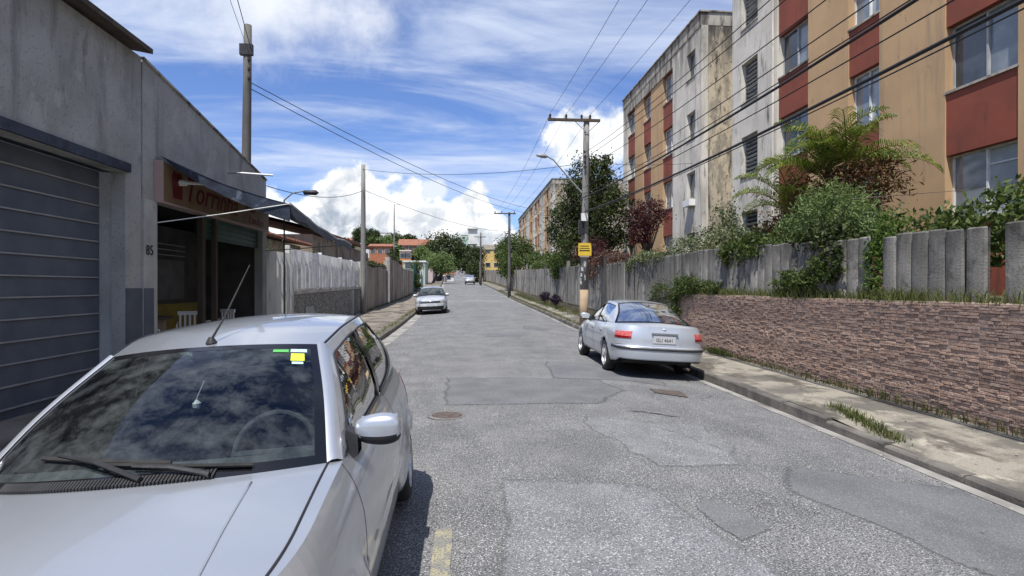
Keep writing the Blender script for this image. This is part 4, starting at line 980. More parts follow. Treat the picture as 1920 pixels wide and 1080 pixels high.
    def sp(y, z, off=0):
        b, r = belt(y), rail(y); v = (z - b[2]) / max(r[2] - b[2], 1e-4); v = min(max(v, 0), 1)
        x = b[0] + (r[0] - b[0]) * (v ** 1.25) + .018 * 4 * v * (1 - v) * min(1, (r[2] - b[2]) / .3) + off
        return np.array([x, y, b[2] + (r[2] - b[2]) * v])
    frame = MB(); wins = {k: MB() for k in range(len(p['wins']))}; pil = MB()
    def wz(y):
        b, r = belt(y)[2], rail(y)[2]; lo = b + .012 + wb(y); hi = r - wt(y); return lo, hi
    cols2 = []
    for y in ysd:
        lo, hi = wz(y); b, r = belt(y)[2], rail(y)[2]
        if hi < lo + .006: lo = hi = min(max((lo + hi) / 2, b), r)
        zs = [b, (b + lo) / 2, lo] + [lo + (hi - lo) * k / 5 for k in range(1, 5)] + [hi, (hi + r) / 2, r]
        cols2.append(np.array([sp(y, z) for z in zs]))
    for i in range(len(ysd) - 1):
        ym = (ysd[i] + ysd[i + 1]) / 2; A, Bc = cols2[i], cols2[i + 1]; lo, hi = wz(ym); wk = None
        if hi > lo + .008:
            for k, (a, b) in enumerate(p['wins']):
                if a < ym < b: wk = k
        isp = any(a < ym < b for a, b in p['pillars']) and hi > lo + .01
        for s in (1, -1):
            a_, b_ = A.copy(), Bc.copy(); a_[:, 0] *= s; b_[:, 0] *= s
            frame.grid(np.array([a_[:3], b_[:3]])); frame.grid(np.array([a_[7:], b_[7:]]))
            if wk is None: (pil if isp else frame).grid(np.array([a_[2:8], b_[2:8]]))
            else:
                ia, ib = a_[2:8].copy(), b_[2:8].copy(); ia[:, 0] -= s * .008; ib[:, 0] -= s * .008; wins[wk].grid(np.array([ia, ib]))
    allb = MB(); allb.v = body.v + frame.v; allb.f = body.f + [tuple(i + body.n for i in q) for q in frame.f]; allb.n = body.n + frame.n
    bo = allb.build('body', paint, root, smooth=True)
    for (k, s), m in doors.items():
        if not m.n: continue
        d = m.build('door', paint, root, smooth=True)
        a, b = p['doors'][k]; yh = b - .16 if p['rev'] is False else b - .16; q = c.ring(c.t_of_y(yh), p['zh'])
        x0 = q[0]; h = MB()
        h.add([(x + x0 if True else x, y + yh, z + p['zh']) for x, y, z in [(-.01, -.09, -.014), (-.01, .09, -.014), (-.01, .09, .014), (-.01, -.09, .014), (.026, -.075, -.010), (.026, .075, -.010), (.026, .075, .012), (.026, -.075, .012)]], [(4, 5, 6, 7), (0, 1, 5, 4), (1, 2, 6, 5), (2, 3, 7, 6), (3, 0, 4, 7)])
        if s < 0: h.v = [v * np.array([-1, 1, 1]) for v in h.v]
        h.build('handle', paint if p.get('hpaint') else 'black', d)
        # shut lines round the door
        g = MB()
        for yv in (a, b):
            t = c.t_of_y(yv); zs = np.linspace(max(c.zb(t), .25) + .03, c.zt(t), 14)
            P = np.array([[c.ring(t - .0014 if e < 0 else t + .0014, z, .0012) for e in (-1, 1)] for z in zs]); P[..., 0] *= s; g.grid(P)
        t0, t1 = c.t_of_y(a), c.t_of_y(b)
        P = np.array([[c.ring(t, c.zb(t) * 0 + .285 + e, .0015) for e in (0, .006)] for t in np.linspace(t0, t1, 20)]); P[..., 0] *= s; g.grid(P)
        g.build('shut_line', 'black', d)
    for k, m in wins.items():
        if m.n: m.build_split('side_window', 'carglass2', root, smooth=True)
    if pil.n: pil.build_split('window_pillar', 'frit', root, smooth=True)
    # window seals
    seal = MB()
    for (a, b) in p['wins']:
        ysw = [y for y in np.linspace(a, b, 26) if wz(y)[1] > wz(y)[0] + .006]
        if len(ysw) < 3: continue
        lo = [sp(y, wz(y)[0], .002) for y in ysw]; hi = [sp(y, wz(y)[1], .002) for y in ysw]
        loop = lo + [lo[-1] * .5 + hi[-1] * .5] + hi[::-1] + [lo[0]]
        for s in (1, -1): seal.tube([q * np.array([s, 1, 1]) for q in loop], .007, 5, False)
    seal.build_split('window_seal', 'black', root)
    # dark inner tub, floor, wells
    inn = MB(); hw = W_ / 2 - .10; zi = p['zin']
    y0, y1 = p['cowl'][1][1] - .28, p['rbase'][0][1] - .1
    inn.grid([[(-hw, y, zi), (-hw, y, .26), (hw, y, .26), (hw, y, zi)] for y in (y0, (y0 + y1) / 2, y1)])
    inn.grid([[(-hw, y0, .26), (-hw, y0, zi)], [(hw, y0, .26), (hw, y0, zi)]]); inn.grid([[(-hw, y1, .26), (-hw, y1, zi)], [(hw, y1, .26), (hw, y1, zi)]])
    inn.build('cabin_lining', 'dark', root)
    ub = MB(); ub.box(-(W_ / 2 - .22), W_ / 2 - .22, .25, L_ - p.get('ubr', .25), .17 if p['zl'] < .24 else .24, .34)
    for yc_ in (p['wf'], p['wr']):
        ub.lathe([(R + .05, -(W_ / 2 - .03)), (R + .05, W_ / 2 - .03)], (0, yc_, R), 'x', 28) if False else None
        for s in (1, -1):
            rows = [[(s * xx, yc_ + (R + .05) * math.cos(a), R + (R + .05) * math.sin(a)) for a in np.linspace(-.35, PI + .35, 18)] for xx in (W_ / 2 - .05, W_ / 2 - .30)]
            ub.grid(rows); ub.add([rows[1][i] for i in range(18)], [tuple(range(18))])
    ub.build('underbody', 'black', root)
    for yc_ in (p['wf'], p['wr']):
        for s in (1, -1): wheel(c, root, s * (W_ / 2 - p.get('winset', .115)), yc_, s, p['spokes'], R)
    # seats, dashboard, wheel
    dz = P_C[2] - .05
    MB().grid([[(x, p['cowl'][0][1] + .02 + (x / hw) ** 2 * .15, dz + .0), (x, p['cowl'][0][1] + .38, dz + .005), (x, p['cowl'][0][1] + .62, dz - .03), (x, p['cowl'][0][1] + .68, dz - .3)] for x in np.linspace(-hw, hw, 9)]).build('dashboard', 'seat', root, smooth=True)
    for s in (1, -1):
        sy = p['seat']
        f = MB().box(-.24, .24, -.25, .27, .40, .54, c=(s * .36, sy, 0)); 
        for (za, zb_, wd, ya, th) in ((.54, .95, .24, .20, .13), (.95, 1.02, .2, .29, .10), (1.04, 1.2, .13, .32, .08)):
            f.box(-wd, wd, ya, ya + th, za, zb_, c=(s * .36, sy, 0))
        f.build('seat', 'seat', root)
    MB().box(-hw + .05, hw - .05, p['seat'] + .95, p['seat'] + 1.1, .4, 1.08 if p['H'] > 1.4 else 1.0).build('rear_seat', 'seat', root)
    MB().box(-hw + .05, hw - .05, p['seat'] + 1.12, p['rbase'][0][1] - .12, P_D[2] - .08, P_D[2] - .05).build('parcel_shelf', 'metal_grey', root)
    T = [np.array([p.get('drv', 1) * .36 + .185 * math.cos(a), p['seat'] - .42 + .08 * math.sin(a) , dz + .02 + .17 * math.sin(a)]) for a in np.linspace(0, 2 * PI, 25)]
    stw = MB().tube(T, .014, 8, False); stw.tube([T[0], T[12]], .018, 6); stw.tube([T[18], (T[0] + T[12]) / 2], .02, 6); stw.build('steering_wheel', 'seat' if p is HATCH else 'black', root)
    # mirrors
    for s in (1, -1):
        mx_, my, mz = p['mir']; q = sp(my, belt(my)[2] + .03)
        arm = MB().grid([[(s * (q[0] - .01), my - .12, mz - .10), (s * (q[0] - .01), my + .05, mz - .10), (s * (q[0] - .01), my + .05, mz + .03), (s * (q[0] - .01), my - .04, mz + .03)], [(s * (mx_ - .01), my - .055, mz - .085), (s * (mx_ - .01), my + .04, mz - .085), (s * (mx_ - .01), my + .04, mz - .0), (s * (mx_ - .01), my - .045, mz - .0)]], True)
        hz = []; n = 28
        for i in range(17):
            ph = -PI / 2 + PI * i / 16; rr = max(math.cos(ph), .02) ** .55; row = []
            for k in range(n):
                a = 2 * PI * k / n; ca, sa = math.cos(a), math.sin(a); ca = abs(ca) ** .75 * (1 if ca > 0 else -1); sa = abs(sa) ** .75 * (1 if sa > 0 else -1)
                row.append((s * (mx_ + .075 + .105 * math.sin(ph)), my + .055 * rr * ca - .01 * math.sin(ph), mz + .070 * rr * sa * (1 + .12 * math.sin(ph)) + .012))
            hz.append(row)
        mr_ = arm.build('mirror', 'black', root)
        up = MB(); lowm = MB(); H = np.array(hz); ctr = H.reshape(-1, 3).mean(0)
        # upper shell is painted, lower black
        rows = H.shape[0]
        for i in range(rows - 1):
            for k in range(n):
                k2 = (k + 1) % n; quad = [H[i, k], H[i, k2], H[i + 1, k2], H[i + 1, k]]; zc = np.mean([q_[2] for q_ in quad]); (up if zc > mz - .012 else lowm).poly(quad)
        up.weld().build('mirror_shell', paint, mr_, smooth=True); lowm.weld().build('mirror_base', 'black', mr_)
        MB().box(-.082, .082, 0, .004, -.05, .05, c=(s * (mx_ + .078), my + .052, mz + .012)).build('mirror_glass', 'window_pale', mr_)
        # triangular sail at the mirror foot
        ys_ = np.linspace(my - .14, my + .07, 6)
        MB().grid([[np.array([s, 1, 1]) * sp(y, belt(y)[2] + .01, .006), np.array([s, 1, 1]) * sp(y, min(belt(y)[2] + .11, rail(y)[2] - .03), .006)] for y in ys_]).build('mirror_foot', 'black', mr_)
    for nm, t0, t1, z0, z1, off, mat, th in p['lamps']:
        P = c.patch(t0, t1, z0, z1, off)
        for s in (1, -1):
            Q = P.copy(); Q[..., 0] *= s; m = MB(); shell(m, Q, .03); m.build(nm, mat, root, smooth=False)
    for nm, t1, z0, z1, off, mat in p['front']:
        P = c.patch(0, t1, z0, z1, off, 12); MB().grid(full(P)).build(nm, mat, root, smooth=True)
    for nm, t1, z0, z1, off, mat in p['rear']:
        P = c.patch(3 - t1, 3, z0, z1, off, 12)[:, ::-1]; MB().grid(full(P)).build(nm, mat, root, smooth=True)
    # bonnet shut lines
    lab = p.get('hoodline', .0)
    if lab:
        m = MB()
        for s in (1, -1):
            pts = []
            for v in np.linspace(.03, 1, 26):
                g = coons(hoodB, cowl, hoodC, hoodS, 1, 1, p.get('hoodbulge', .01), (0, 0, 1), lab, lab, v, v)[0, 0]; g = g + np.array([0, 0, .0015]); pts.append(g * np.array([s, 1, 1]))
            m.tube(pts, .0045, 5)
        m.build_split('bonnet_shut_line', 'black', root)
    return root, c, dict(cowl=cowl, head=head, wsC=wsC, Ap=Ap, hoodB=hoodB, hoodS=hoodS, hoodC=hoodC, P_C=P_C, belt=belt, rail=rail, roofC=roofC, rhead=rhead, Rp=Rp)
HATCH = dict(L=3.84, W=1.66, H=1.43, wf=.74, wr=3.19, R=.285, zl=.20, cf=.62, cr=.55, nf=2.5, nr=2.6, tF=.62, tR=2.45,
    top=[(0, .70), (.15, .76), (.45, .85), (.8, .90), (1.2, .935), (2, .955), (2.8, .985), (3.3, 1.02), (3.65, 1.03), (3.84, 1.0)],
    prof=[(0, .92), (.12, .965), (.3, .985), (.55, 1.0), (.72, .99), (.86, .955), (.95, .915), (1, .885)],
    nose=[(.2, .05), (.4, .0), (.55, .01), (.7, .06), (.9, .12)], tail=[(.2, .06), (.4, 0), (.6, .02), (1.0, .12)],
    cowl=[(0, .90, 1.0), (.7, 1.22, .94)], head=[(0, 1.74, 1.40), (.545, 1.88, 1.36)], rhead=[(0, 3.30, 1.44), (.51, 3.22, 1.40)], rbase=[(0, 3.64, 1.04), (.6, 3.50, 1.03)],
    amid=[(.665, 1.50, 1.135)], rmid=[(.58, 2.3, 1.425), (.565, 2.85, 1.435)], cmid=[(.575, 3.40, 1.22)], roofmid=[(0, 2.1, 1.455), (0, 2.7, 1.48)],
    wsmid=[(0, 1.30, 1.215)], rwmid=[(0, 3.50, 1.22)], hoodmid=[(0, .25, .86), (0, .55, .945)], hoodbulge=.012, tailmid=[(0, 3.72, 1.02)],
    doors=[(1.18, 2.46)], wins=[(1.36, 2.34), (2.44, 3.28)], pillars=[(2.34, 2.44)],
    wb=[(1.2, .0), (2.4, .0), (2.9, .02), (3.15, .09), (3.3, .2)], wt=[(1.2, .05), (1.6, .05), (2.5, .045), (3.1, .05), (3.3, .08)],
    rev=False, zh=.80, hpaint=False, zin=.90, spokes=7, seat=1.95, mir=(.785, 1.40, 1.0), winset=.105, wsb=.03, flare=.034, zcrease=.46, crease=.011,
    hoodline=.93, apil=.075,
    lamps=[('headlight', .42, .88, lambda t: .60, lambda t: .70 + .08 * max(0, (t - .4)), .006, 'clear_lens', .03), ('tail_light', 2.12, 2.5, .68, .95, .006, 'red_lens', .03)],
    front=[('grille', .38, .60, .67, .004, 'black'), ('lower_grille', .5, .28, .40, .004, 'black')], rear=[])
SEDAN = dict(L=4.40, W=1.68, H=1.39, wf=.80, wr=3.26, R=.31, zl=.26, zlr=.10, ubr=.55, cf=.60, cr=.52, nf=2.5, nr=3.2, tF=.60, tR=2.42,
    top=[(0, .62), (.2, .70), (.6, .79), (1.3, .885), (2, .905), (3, .93), (3.5, .955), (4.0, .965), (4.3, .955), (4.4, .94)],
    prof=[(0, .93), (.12, .965), (.3, .985), (.5, 1.0), (.7, .99), (.86, .955), (.95, .92), (1, .895)],
    nose=[(.2, .06), (.42, .0), (.55, .02), (.8, .10)], tail=[(.2, .07), (.32, .02), (.5, .0), (.56, .0), (.60, .065), (.75, .075), (.96, .12)],
    cowl=[(0, 1.12, .945), (.68, 1.38, .89)], head=[(0, 1.93, 1.355), (.54, 2.03, 1.315)], rhead=[(0, 2.98, 1.365), (.525, 2.92, 1.32)], rbase=[(0, 3.78, .995), (.62, 3.62, .96)],
    amid=[(.65, 1.68, 1.12)], rmid=[(.565, 2.4, 1.355)], cmid=[(.595, 3.25, 1.17)], roofmid=[(0, 2.4, 1.388)],
    wsmid=[(0, 1.50, 1.17)], rwmid=[(0, 3.36, 1.215)], hoodmid=[(0, .4, .79), (0, .8, .87)], tailmid=[(0, 4.1, 1.0), (0, 3.95, 1.005)],
    doors=[(1.18, 2.20), (2.22, 3.02)], wins=[(1.52, 2.18), (2.24, 2.98)], pillars=[(2.18, 2.24)],
    wb=[(1.3, 0), (3.4, .0)], wt=[(1.3, .045), (3.4, .05)], rev=False, zh=.78, hpaint=True, zin=.85, spokes=7, seat=2.05, mir=(.82, 1.52, .96), winset=.11, wsb=.02, zcrease=.52, crease=.008, drv=-1,
    lamps=[('headlight', .38, .85, .56, .68, .006, 'clear_lens', .03),
           ('tail_light', 2.10, 2.60, lambda t: .725, lambda t: .765, .010, 'red_lens', .04), ('tail_light', 2.10, 2.60, lambda t: .765, lambda t: .845 + .02 * (t - 2.1), .010, 'pink_lens', .04)],
    front=[('grille', .36, .57, .66, .004, 'black'), ('lower_grille', .5, .28, .38, .004, 'black')],
    rear=[('bumper_strip', 1.02, .535, .572, .012, 'black'), ('bumper_trim', 1.02, .575, .59, .012, 'alu'), ('boot_shut_line', .85, .605, .613, .002, 'black')])
FARCAR = dict(SEDAN); FARCAR.update(L=4.22, W=1.66, H=1.46, drv=1, spokes=5,
    top=[(0, .68), (.2, .76), (.6, .86), (1.3, .94), (2, .96), (3, .98), (3.5, 1.0), (4.0, 1.02), (4.22, 1.0)],
    cowl=[(0, 1.05, 1.0), (.68, 1.32, .94)], head=[(0, 1.85, 1.42), (.54, 1.96, 1.38)], rhead=[(0, 3.0, 1.43), (.525, 2.94, 1.39)], rbase=[(0, 3.7, 1.06), (.62, 3.55, 1.02)],
    amid=[(.65, 1.62, 1.18)], rmid=[(.565, 2.4, 1.43)], cmid=[(.595, 3.25, 1.22)], roofmid=[(0, 2.4, 1.46)], wsmid=[(0, 1.42, 1.23)], rwmid=[(0, 3.36, 1.27)],
    hoodmid=[(0, .35, .86), (0, .8, .95)], tailmid=[(0, 4.0, 1.05)], wf=.82, wr=3.28, zin=.9, mir=(.80, 1.45, 1.0),
    lamps=[('headlight', .36, .86, .60, .73, .006, 'clear_lens', .03), ('tail_light', 2.2, 2.6, .72, .86, .01, 'red_lens', .03)],
    front=[('grille', .40, .60, .71, .008, 'black'), ('lower_grille', .62, .25, .44, .008, 'black')], rear=[('bumper_strip', 1.0, .52, .56, .01, 'black')])
def place(root, x, y, yaw, roll, z=None):
    root.location = (x, y, (rz(x, y) if z is None else z)); root.rotation_euler = (0, roll, yaw)

# nearest car: silver three-door hatchback
hc, HC, F = build_car('hatchback', 'silver three-door hatchback nearest the camera, cut by the left of the picture', HATCH, M['paintsilver'])
OFF[hc] = np.zeros(3)
# scuttle with grille, wipers, aerial, stickers, second body crease
sc = []
for u in np.linspace(-1, 1, 25):
    a = F['cowl'](u); sc.append([a + np.array([0, -.012, -.012]), a + np.array([0, .02, .004]), a + np.array([0, .095 - .02 * abs(u), .050 - .012 * u * u])])
cw = MB().grid(sc).build('scuttle_panel', mk('grey_scuttle', (.085, .085, .088), (.06, .06, .06), 8, .7, .2), hc, smooth=True)
m = MB()
for i in range(64):
    u = -.62 + 1.05 * i / 63; a = F['cowl'](u)
    m.add([a + np.array(q) for q in ((-.004, -.008, .004), (.004, -.008, .004), (.006, .028, .020), (-.002, .028, .020), (-.004, -.008, .012), (.004, -.008, .012), (.006, .028, .028), (-.002, .028, .028))], [(4, 5, 6, 7), (0, 1, 5, 4), (1, 2, 6, 5), (3, 0, 4, 7), (2, 3, 7, 6)])
m.build('scuttle_grille', 'black', cw)
def wsp(u, v, off=.012):
    return coons(F['cowl'], F['head'], F['wsC'], F['Ap'], 1, 1, HATCH['wsb'], (0, -.6, .8), abs(u), abs(u), v, v, off)[0, 0] * np.array([1 if u >= 0 else -1, 1, 1])
for (ua, ub_, va, vb) in ((.12, -.38, .05, .16), (.42, .06, .03, .075)):
    wpr = MB().tube([wsp(ua, va * .3, .02), wsp((ua + ub_) / 2, (va + vb) / 2, .03), wsp(ub_, vb, .025)], [.012, .009, .006], 6).build('wiper', 'black', hc)
    ctr = (ua + ub_) / 2; MB().tube([wsp(ctr + d, (va + vb) / 2 + .02 - d * .10 * (1 if ua > ub_ else -1), .014) for d in np.linspace(-.36, .36, 9)], .009, 5).build('wiper_blade', 'rubber', wpr)
ab = F['roofC'](.035)
an = MB().lathe([(.028, 0), (.022, .012), (.012, .03)], ab + np.array([0, 0, .004]), 'z', 12).build('aerial', 'black', hc)
MB().tube([ab + np.array([0, 0, .02]), ab + np.array([.03, .10, .12]), ab + np.array([.10, .33, .40])], [.007, .0045, .003], 6).build('aerial_rod', 'black', an)
def sticker(ua, ub_, va, vb, mat):
    MB().grid([[wsp(u, v, .005) for u in np.linspace(ua, ub_, 5)] for v in (va, (va + vb) / 2, vb)]).build('sticker', mat, hc)
sticker(.58, .70, .895, .925, 'green_st'); sticker(.715, .84, .895, .93, 'blue_st'); sticker(.72, .82, .80, .88, 'lime_st'); sticker(.73, .81, .765, .79, 'blue_st')
# roof ditch mouldings
rl = [F['Ap'](v) for v in np.linspace(.0, 1, 16)] + [F['Rp'](v) for v in np.linspace(.07, 1, 16)]
m = MB()
for s in (1, -1): m.tube([(q + np.array([-.012, 0, .003])) * np.array([s, 1, 1]) for q in rl], .0075, 5)
m.build('roof_moulding', 'black', hc)
# fender shut line from pillar foot down the side, bonnet crease
m = MB()
for s in (1, -1):
    pts = [coons(F['hoodB'], F['cowl'], F['hoodC'], F['hoodS'], 1, 1, .012, (0, 0, 1), .62, .62, v, v)[0, 0] * np.array([s, 1, 1]) + np.array([0, 0, .001]) for v in np.linspace(.1, .93, 20)]
    m.tube(pts, .004, 6)
m.build_split('bonnet_crease', M['paintsilver'], hc, smooth=True)
# things on the dashboard and hanging from the inside mirror
mi = MB().box(-.11, .11, -.015, .015, -.03, .03, c=(0, 1.72, 1.27)).build('inside_mirror', 'black', hc)
MB().lathe([(.001, 0), (.018, .01), (.02, .03), (.001, .05)], (-.05, 1.70, 1.10), 'z', 10).tube([(-.05, 1.70, 1.15), (0, 1.71, 1.26)], .003, 5).build('hanging_charm', 'white', mi)
place(hc, -1.17, 1.289, .012, -.055, -.085); hc.rotation_euler.x = math.radians(1.2)

# right-hand parked sedan seen from behind
sdn, SC, F2 = build_car('sedan', 'silver-blue four-door saloon parked tilted into the right gutter, seen from behind', SEDAN, M['paintblue'])
OFF[sdn] = np.zeros(3)
yr = SEDAN['L']
pl = MB().box(-.205, .205, yr - .082, yr - .062, .665, .80).build('number_plate', 'plate', sdn)
me = text_mesh('GLI 4641', .085, 'black', .001); o = bpy.data.objects.new('lettering', me); COL.objects.link(o); o.parent = pl; o.location = (0, yr - .0605, .695); o.rotation_euler = (PI / 2, 0, PI); OFF[o] = np.zeros(3)
MB().box(-.24, .24, yr - .085, yr - .05, .825, .85).build('plate_trim', 'alu', sdn)
bg2 = MB().lathe([(.032, 0), (.026, .004), (.02, .0)], (0, yr - .10, .90), 'y', 20); bg2.tube([(-.018, yr - .094, .90), (.018, yr - .094, .90)], .004, 5); bg2.build('emblem', 'alu', sdn)
MB().tube([(-.45, yr - .25, .22), (-.45, yr - .02, .23)], .025, 10).build('exhaust_pipe', 'iron', sdn)
MB().box(-.30, -.10, yr - .1, yr - .075, .63, .65).build('script_badge', 'alu', sdn)
# sun shade seen through the front side glass
MB().box(.30, .62, 1.75, 1.78, .98, 1.12).build('white_cloth', 'white', sdn)
# place: car frame y runs from nose to tail, nose pointing up the street
sdn.location = (3.62, 14.42, rz(3.66, 12.4) + .0); sdn.rotation_euler = (math.radians(-.2), math.radians(-3.3), PI - .015)

# car further up on the left, facing us
fcar, FC, F3 = build_car('saloon', 'silver-white saloon facing the camera further up on the left side', FARCAR, mk('pale_silver_car_paint', (.58, .60, .61), None, rough=.33, bump=0, metallic=.35, coat=.9))
OFF[fcar] = np.zeros(3)
MB().box(-.2, .2, -.02, .005, .44, .57).build('number_plate', 'plate', fcar)
MB().lathe([(.06, 0), (.05, -.006), (.001, -.006)], (0, .055, .655), 'y', 16).build('emblem', 'alu', fcar)
place(fcar, -1.68, 30.6, .01, math.radians(-2.5))
# tiny white car far up on the right: a copy
fc2 = copy_tree(fcar); fc2['label'] = 'small white car far up the street near the right kerb'
for ch in fc2.children: pass
fc2.location = (2.0 + cx(94), 97.5, rz(1.2, 97)); fc2.rotation_euler = (math.radians(1.2), 0, PI)
# ================================================================ poles and cables
def pole(x, y, ztop, r0, r1, label, arm=None, zb=None, paint=0, group=None, lean=0, mat='pole'):
    if zb is None and y > 50: mat = 'pole_dark'
    zb = pzR(x, y) - .1 if zb is None else zb
    e = empty('utility_pole', (x, y, zb), label, 'utility pole', group); tx = x + lean
    P = lambda t: (x + (tx - x) * t, y, zb + (ztop - zb) * t)
    t1 = paint / (ztop - zb) if paint else 0
    if paint: MB().tube([P(0), P(t1)], [r0 + .002, r0 + .001], 14).build('painted_base', 'pole_paint', e, smooth=True)
    MB().tube([P(t) for t in np.linspace(t1, 1, 6)], [r0 + (r1 - r0) * t for t in np.linspace(t1, 1, 6)], 14).build('shaft', mat, e, smooth=True)
    if arm:
        x0, x1, za, ins = arm; sl_ = -.06
        MB().box(x0, x1, y - .16, y - .06, za - .05, za + .05).build('crossarm', 'wood', e)
        m = MB(); m.tube([(tx - .5, y - .1, za - .03), (tx, y - .12, za - .5)], .014, 5).tube([(tx + .5 if x1 > tx + .5 else x1, y - .1, za - .03), (tx, y - .12, za - .5)], .014, 5); m.build_split('brace', 'metal_grey', e)
        for xi in ins: MB().lathe([(.02, 0), (.05, .03), (.035, .07), (.055, .10), (.04, .15), (.001, .19)], (xi, y - .11, za + .05), 'z', 10).build('insulator', 'porcelain', e)
        MB().box(tx - .09, tx + .09, y - .13, y + .13, za - .55, za - .49).build('collar', 'metal_grey', e)
    return e
p1x, p1y = 4.78, 22.7
p1 = pole(p1x, p1y, 8.35, .165, .115, 'concrete pole with crossarm, yellow notice and ochre base beside the parked saloon', (3.34, 5.42, 8.22, (3.42, 4.06, 4.68, 5.02)), paint=1.5, lean=.12)
rk = MB()
for z in (6.9, 6.7, 6.5, 6.3): MB().lathe([(.02, 0), (.045, .02), (.045, .09), (.02, .11)], (p1x + .0, p1y - .2, z), 'z', 8).build('insulator', 'porcelain', p1)
MB().box(p1x - .14, p1x + .10, p1y - .34, p1y - .18, 4.22, 4.52).build('junction_box', 'white', p1)
MB().box(p1x - .22, p1x - .02, p1y - .22, p1y + .0, 3.72, 4.30).build('equipment', 'black', p1)
ns = MB().box(p1x - .25, p1x + .27, p1y - .215, p1y - .20, 2.86, 3.36).build('notice', 'yellow', p1)
for z, wd, h in ((3.24, .17, .035), (3.15, .2, .03), (3.06, .21, .045)): MB().box(p1x - wd, p1x + wd, p1y - .219, p1y - .2155, z - h / 2, z + h / 2).build('print', 'black' if h > .04 else 'wood', ns)
MB().box(p1x - .19, p1x + .19, p1y - .214, p1y - .205, 2.80, 2.855).build('notice_edge', 'sign_edge', p1)
pc = MB()
for i in range(16):
    a = PI * (.95 + rng.uniform(0, .9)); z = 1.5 + rng.uniform(0, .95); h, w2 = rng.uniform(.1, .22), .10
    pc.grid([[(p1x + .158 * math.cos(a + t), p1y + .158 * math.sin(a + t) , zz) for t in (-w2 * 3, 0, w2 * 3)] for zz in (z, z + h)])
pc.build_split('poster_scrap', 'poster', p1)
lm = empty('street_lamp', (p1x, p1y, 6), 'curved-arm street lamp fixed to the near right-hand pole', 'street lamp')
A_ = [(p1x - .1, p1y - .15, 5.35), (p1x - .75, p1y - .2, 6.05), (p1x - 1.25, p1y - .25, 6.6), (p1x - 1.55, p1y - .3, 6.74)]
MB().tube(A_, [.035, .03, .027, .025], 8).build('arm', 'metal_grey', lm)
MB().lathe([(.001, -.24), (.05, -.22), (.085, -.05), (.08, .14), (.03, .22), (.001, .24)], (0, 0, 0), 'x', 12).build('lamp_head', 'metal_grey', lm, smooth=True, origin=None).location = (0, 0, 0)
hd = lm.children[-1]; hd.location = (A_[-1][0] - .15 - p1x, A_[-1][1] - p1y, A_[-1][2] + .0 - 6); hd.rotation_euler = (0, .12, 0)
me = hd.data; me.transform(Matrix.Translation(Vector(OFF[lm])))
p2 = pole(4.42, 55.2, 8.75, .16, .11, 'second pole with crossarm up the right pavement, beyond the big tree', (2.95, 5.05, 8.6, (3.05, 3.7, 4.9)))
p3 = pole(3.65 + cx(92), 92, 10.2, .16, .11, 'third, most distant pole with crossarm on the right', (1.9 + cx(92) + .7, 3.9 + cx(92) + .6, 9.5, ()))
p4 = pole(3.9 + cx(100), 100, 5.8, .10, .07, 'short pale post in front of the yellow building')
pL = pole(-5.02, 29.8, 7.8, .15, .10, 'plain concrete pole against the left wall at the end of the white fence', zb=.2)
pT = pole(-7.05, 19.4, 10.1, .17, .12, 'tall dark pole rising behind the bar roof on the left', zb=.2, lean=.12, mat='pole_dark')
MB().box(-7.15, -6.75, 19.25, 19.4, 9.1, 9.45).build('bracket', 'black', pT)
for z in (8.9, 8.6, 8.3): MB().lathe([(.02, 0), (.05, .02), (.05, .09), (.02, .11)], (-6.86, 19.3, z), 'z', 8).build('insulator', 'porcelain', pT)
pH = pole(-14, 120, 18.5, .14, .1, 'thin pole with a lamp on the far left hillside', zb=8)
MB().tube([(-14, 120, 18.2), (-12.8, 120, 18.5)], .05, 6).build('arm', 'metal_grey', pH)
p0 = pole(4.85, -12, 8.3, .16, .11, 'pole behind the camera carrying the same cables', (3.4, 5.5, 8.1, ()))
lf = empty('street_lamp', (-4.75, 15.9, .2), 'thin post with a small dark lamp rising behind the end of the awning', 'street lamp')
MB().tube([(-4.75, 15.9, .2), (-4.75, 15.9, 3.95)], .02, 8).build('post', 'pole_dark', lf)
MB().tube([(-4.75, 15.9, 3.95), (-4.5, 15.8, 4.13), (-4.1, 15.7, 4.18)], .02, 8).build('arm', 'metal_grey', lf)
MB().lathe([(.001, -.22), (.06, -.18), (.07, .12), (.001, .2)], (-3.98, 15.65, 4.12), 'x', 10).build('lamp_head', 'black', lf, smooth=True)
def cable(a, b, sag, r, label='thin black cable', group=None, n=18):
    a, b = np.array(a, float), np.array(b, float); P = [a + (b - a) * t - np.array([0, 0, 4 * sag * t * (1 - t)]) for t in np.linspace(0, 1, n)]
    MB().tube(P, r, 5, False).build('cable', 'cable', None, label=label, cat='cable', group=group)
G1 = 'overhead cables along the right-hand poles'
T1 = 'thin bare wire running high along the right-hand poles'
for xi, xj, wd_ in ((3.42, 3.5, 'leftmost'), (4.06, 4.1, 'middle'), (5.02, 5.0, 'rightmost')):
    cable((xi, p1y - .1, 8.45), (xj, -12, 8.3), .5, .006, wd_ + ' thin bare wire rising from the near crossarm over the camera', G1); cable((xi, p1y - .1, 8.45), (xi - .4, 55.1, 8.8), .6, .007, wd_ + ' thin bare wire from the near crossarm away to the second pole', G1)
T2 = 'thin black cable of the bundle crossing in front of the apartment blocks'
low = [(6.9, 7.2, .9), (6.7, 6.75, .8), (6.3, 6.2, .8), (5.55, 5.6, .55), (5.3, 5.3, .55), (5.05, 5.0, .55), (4.55, 4.55, .5)]
for i, (za, zb_, sg_) in enumerate(low):
    cable((p1x - .02, p1y - .2, za), (4.9, -12, zb_), sg_, .009, ['highest', 'second highest', 'third highest', 'fourth highest', 'fifth highest', 'sixth highest', 'lowest'][i] + ' thin black cable crossing in front of the apartment blocks', G1)
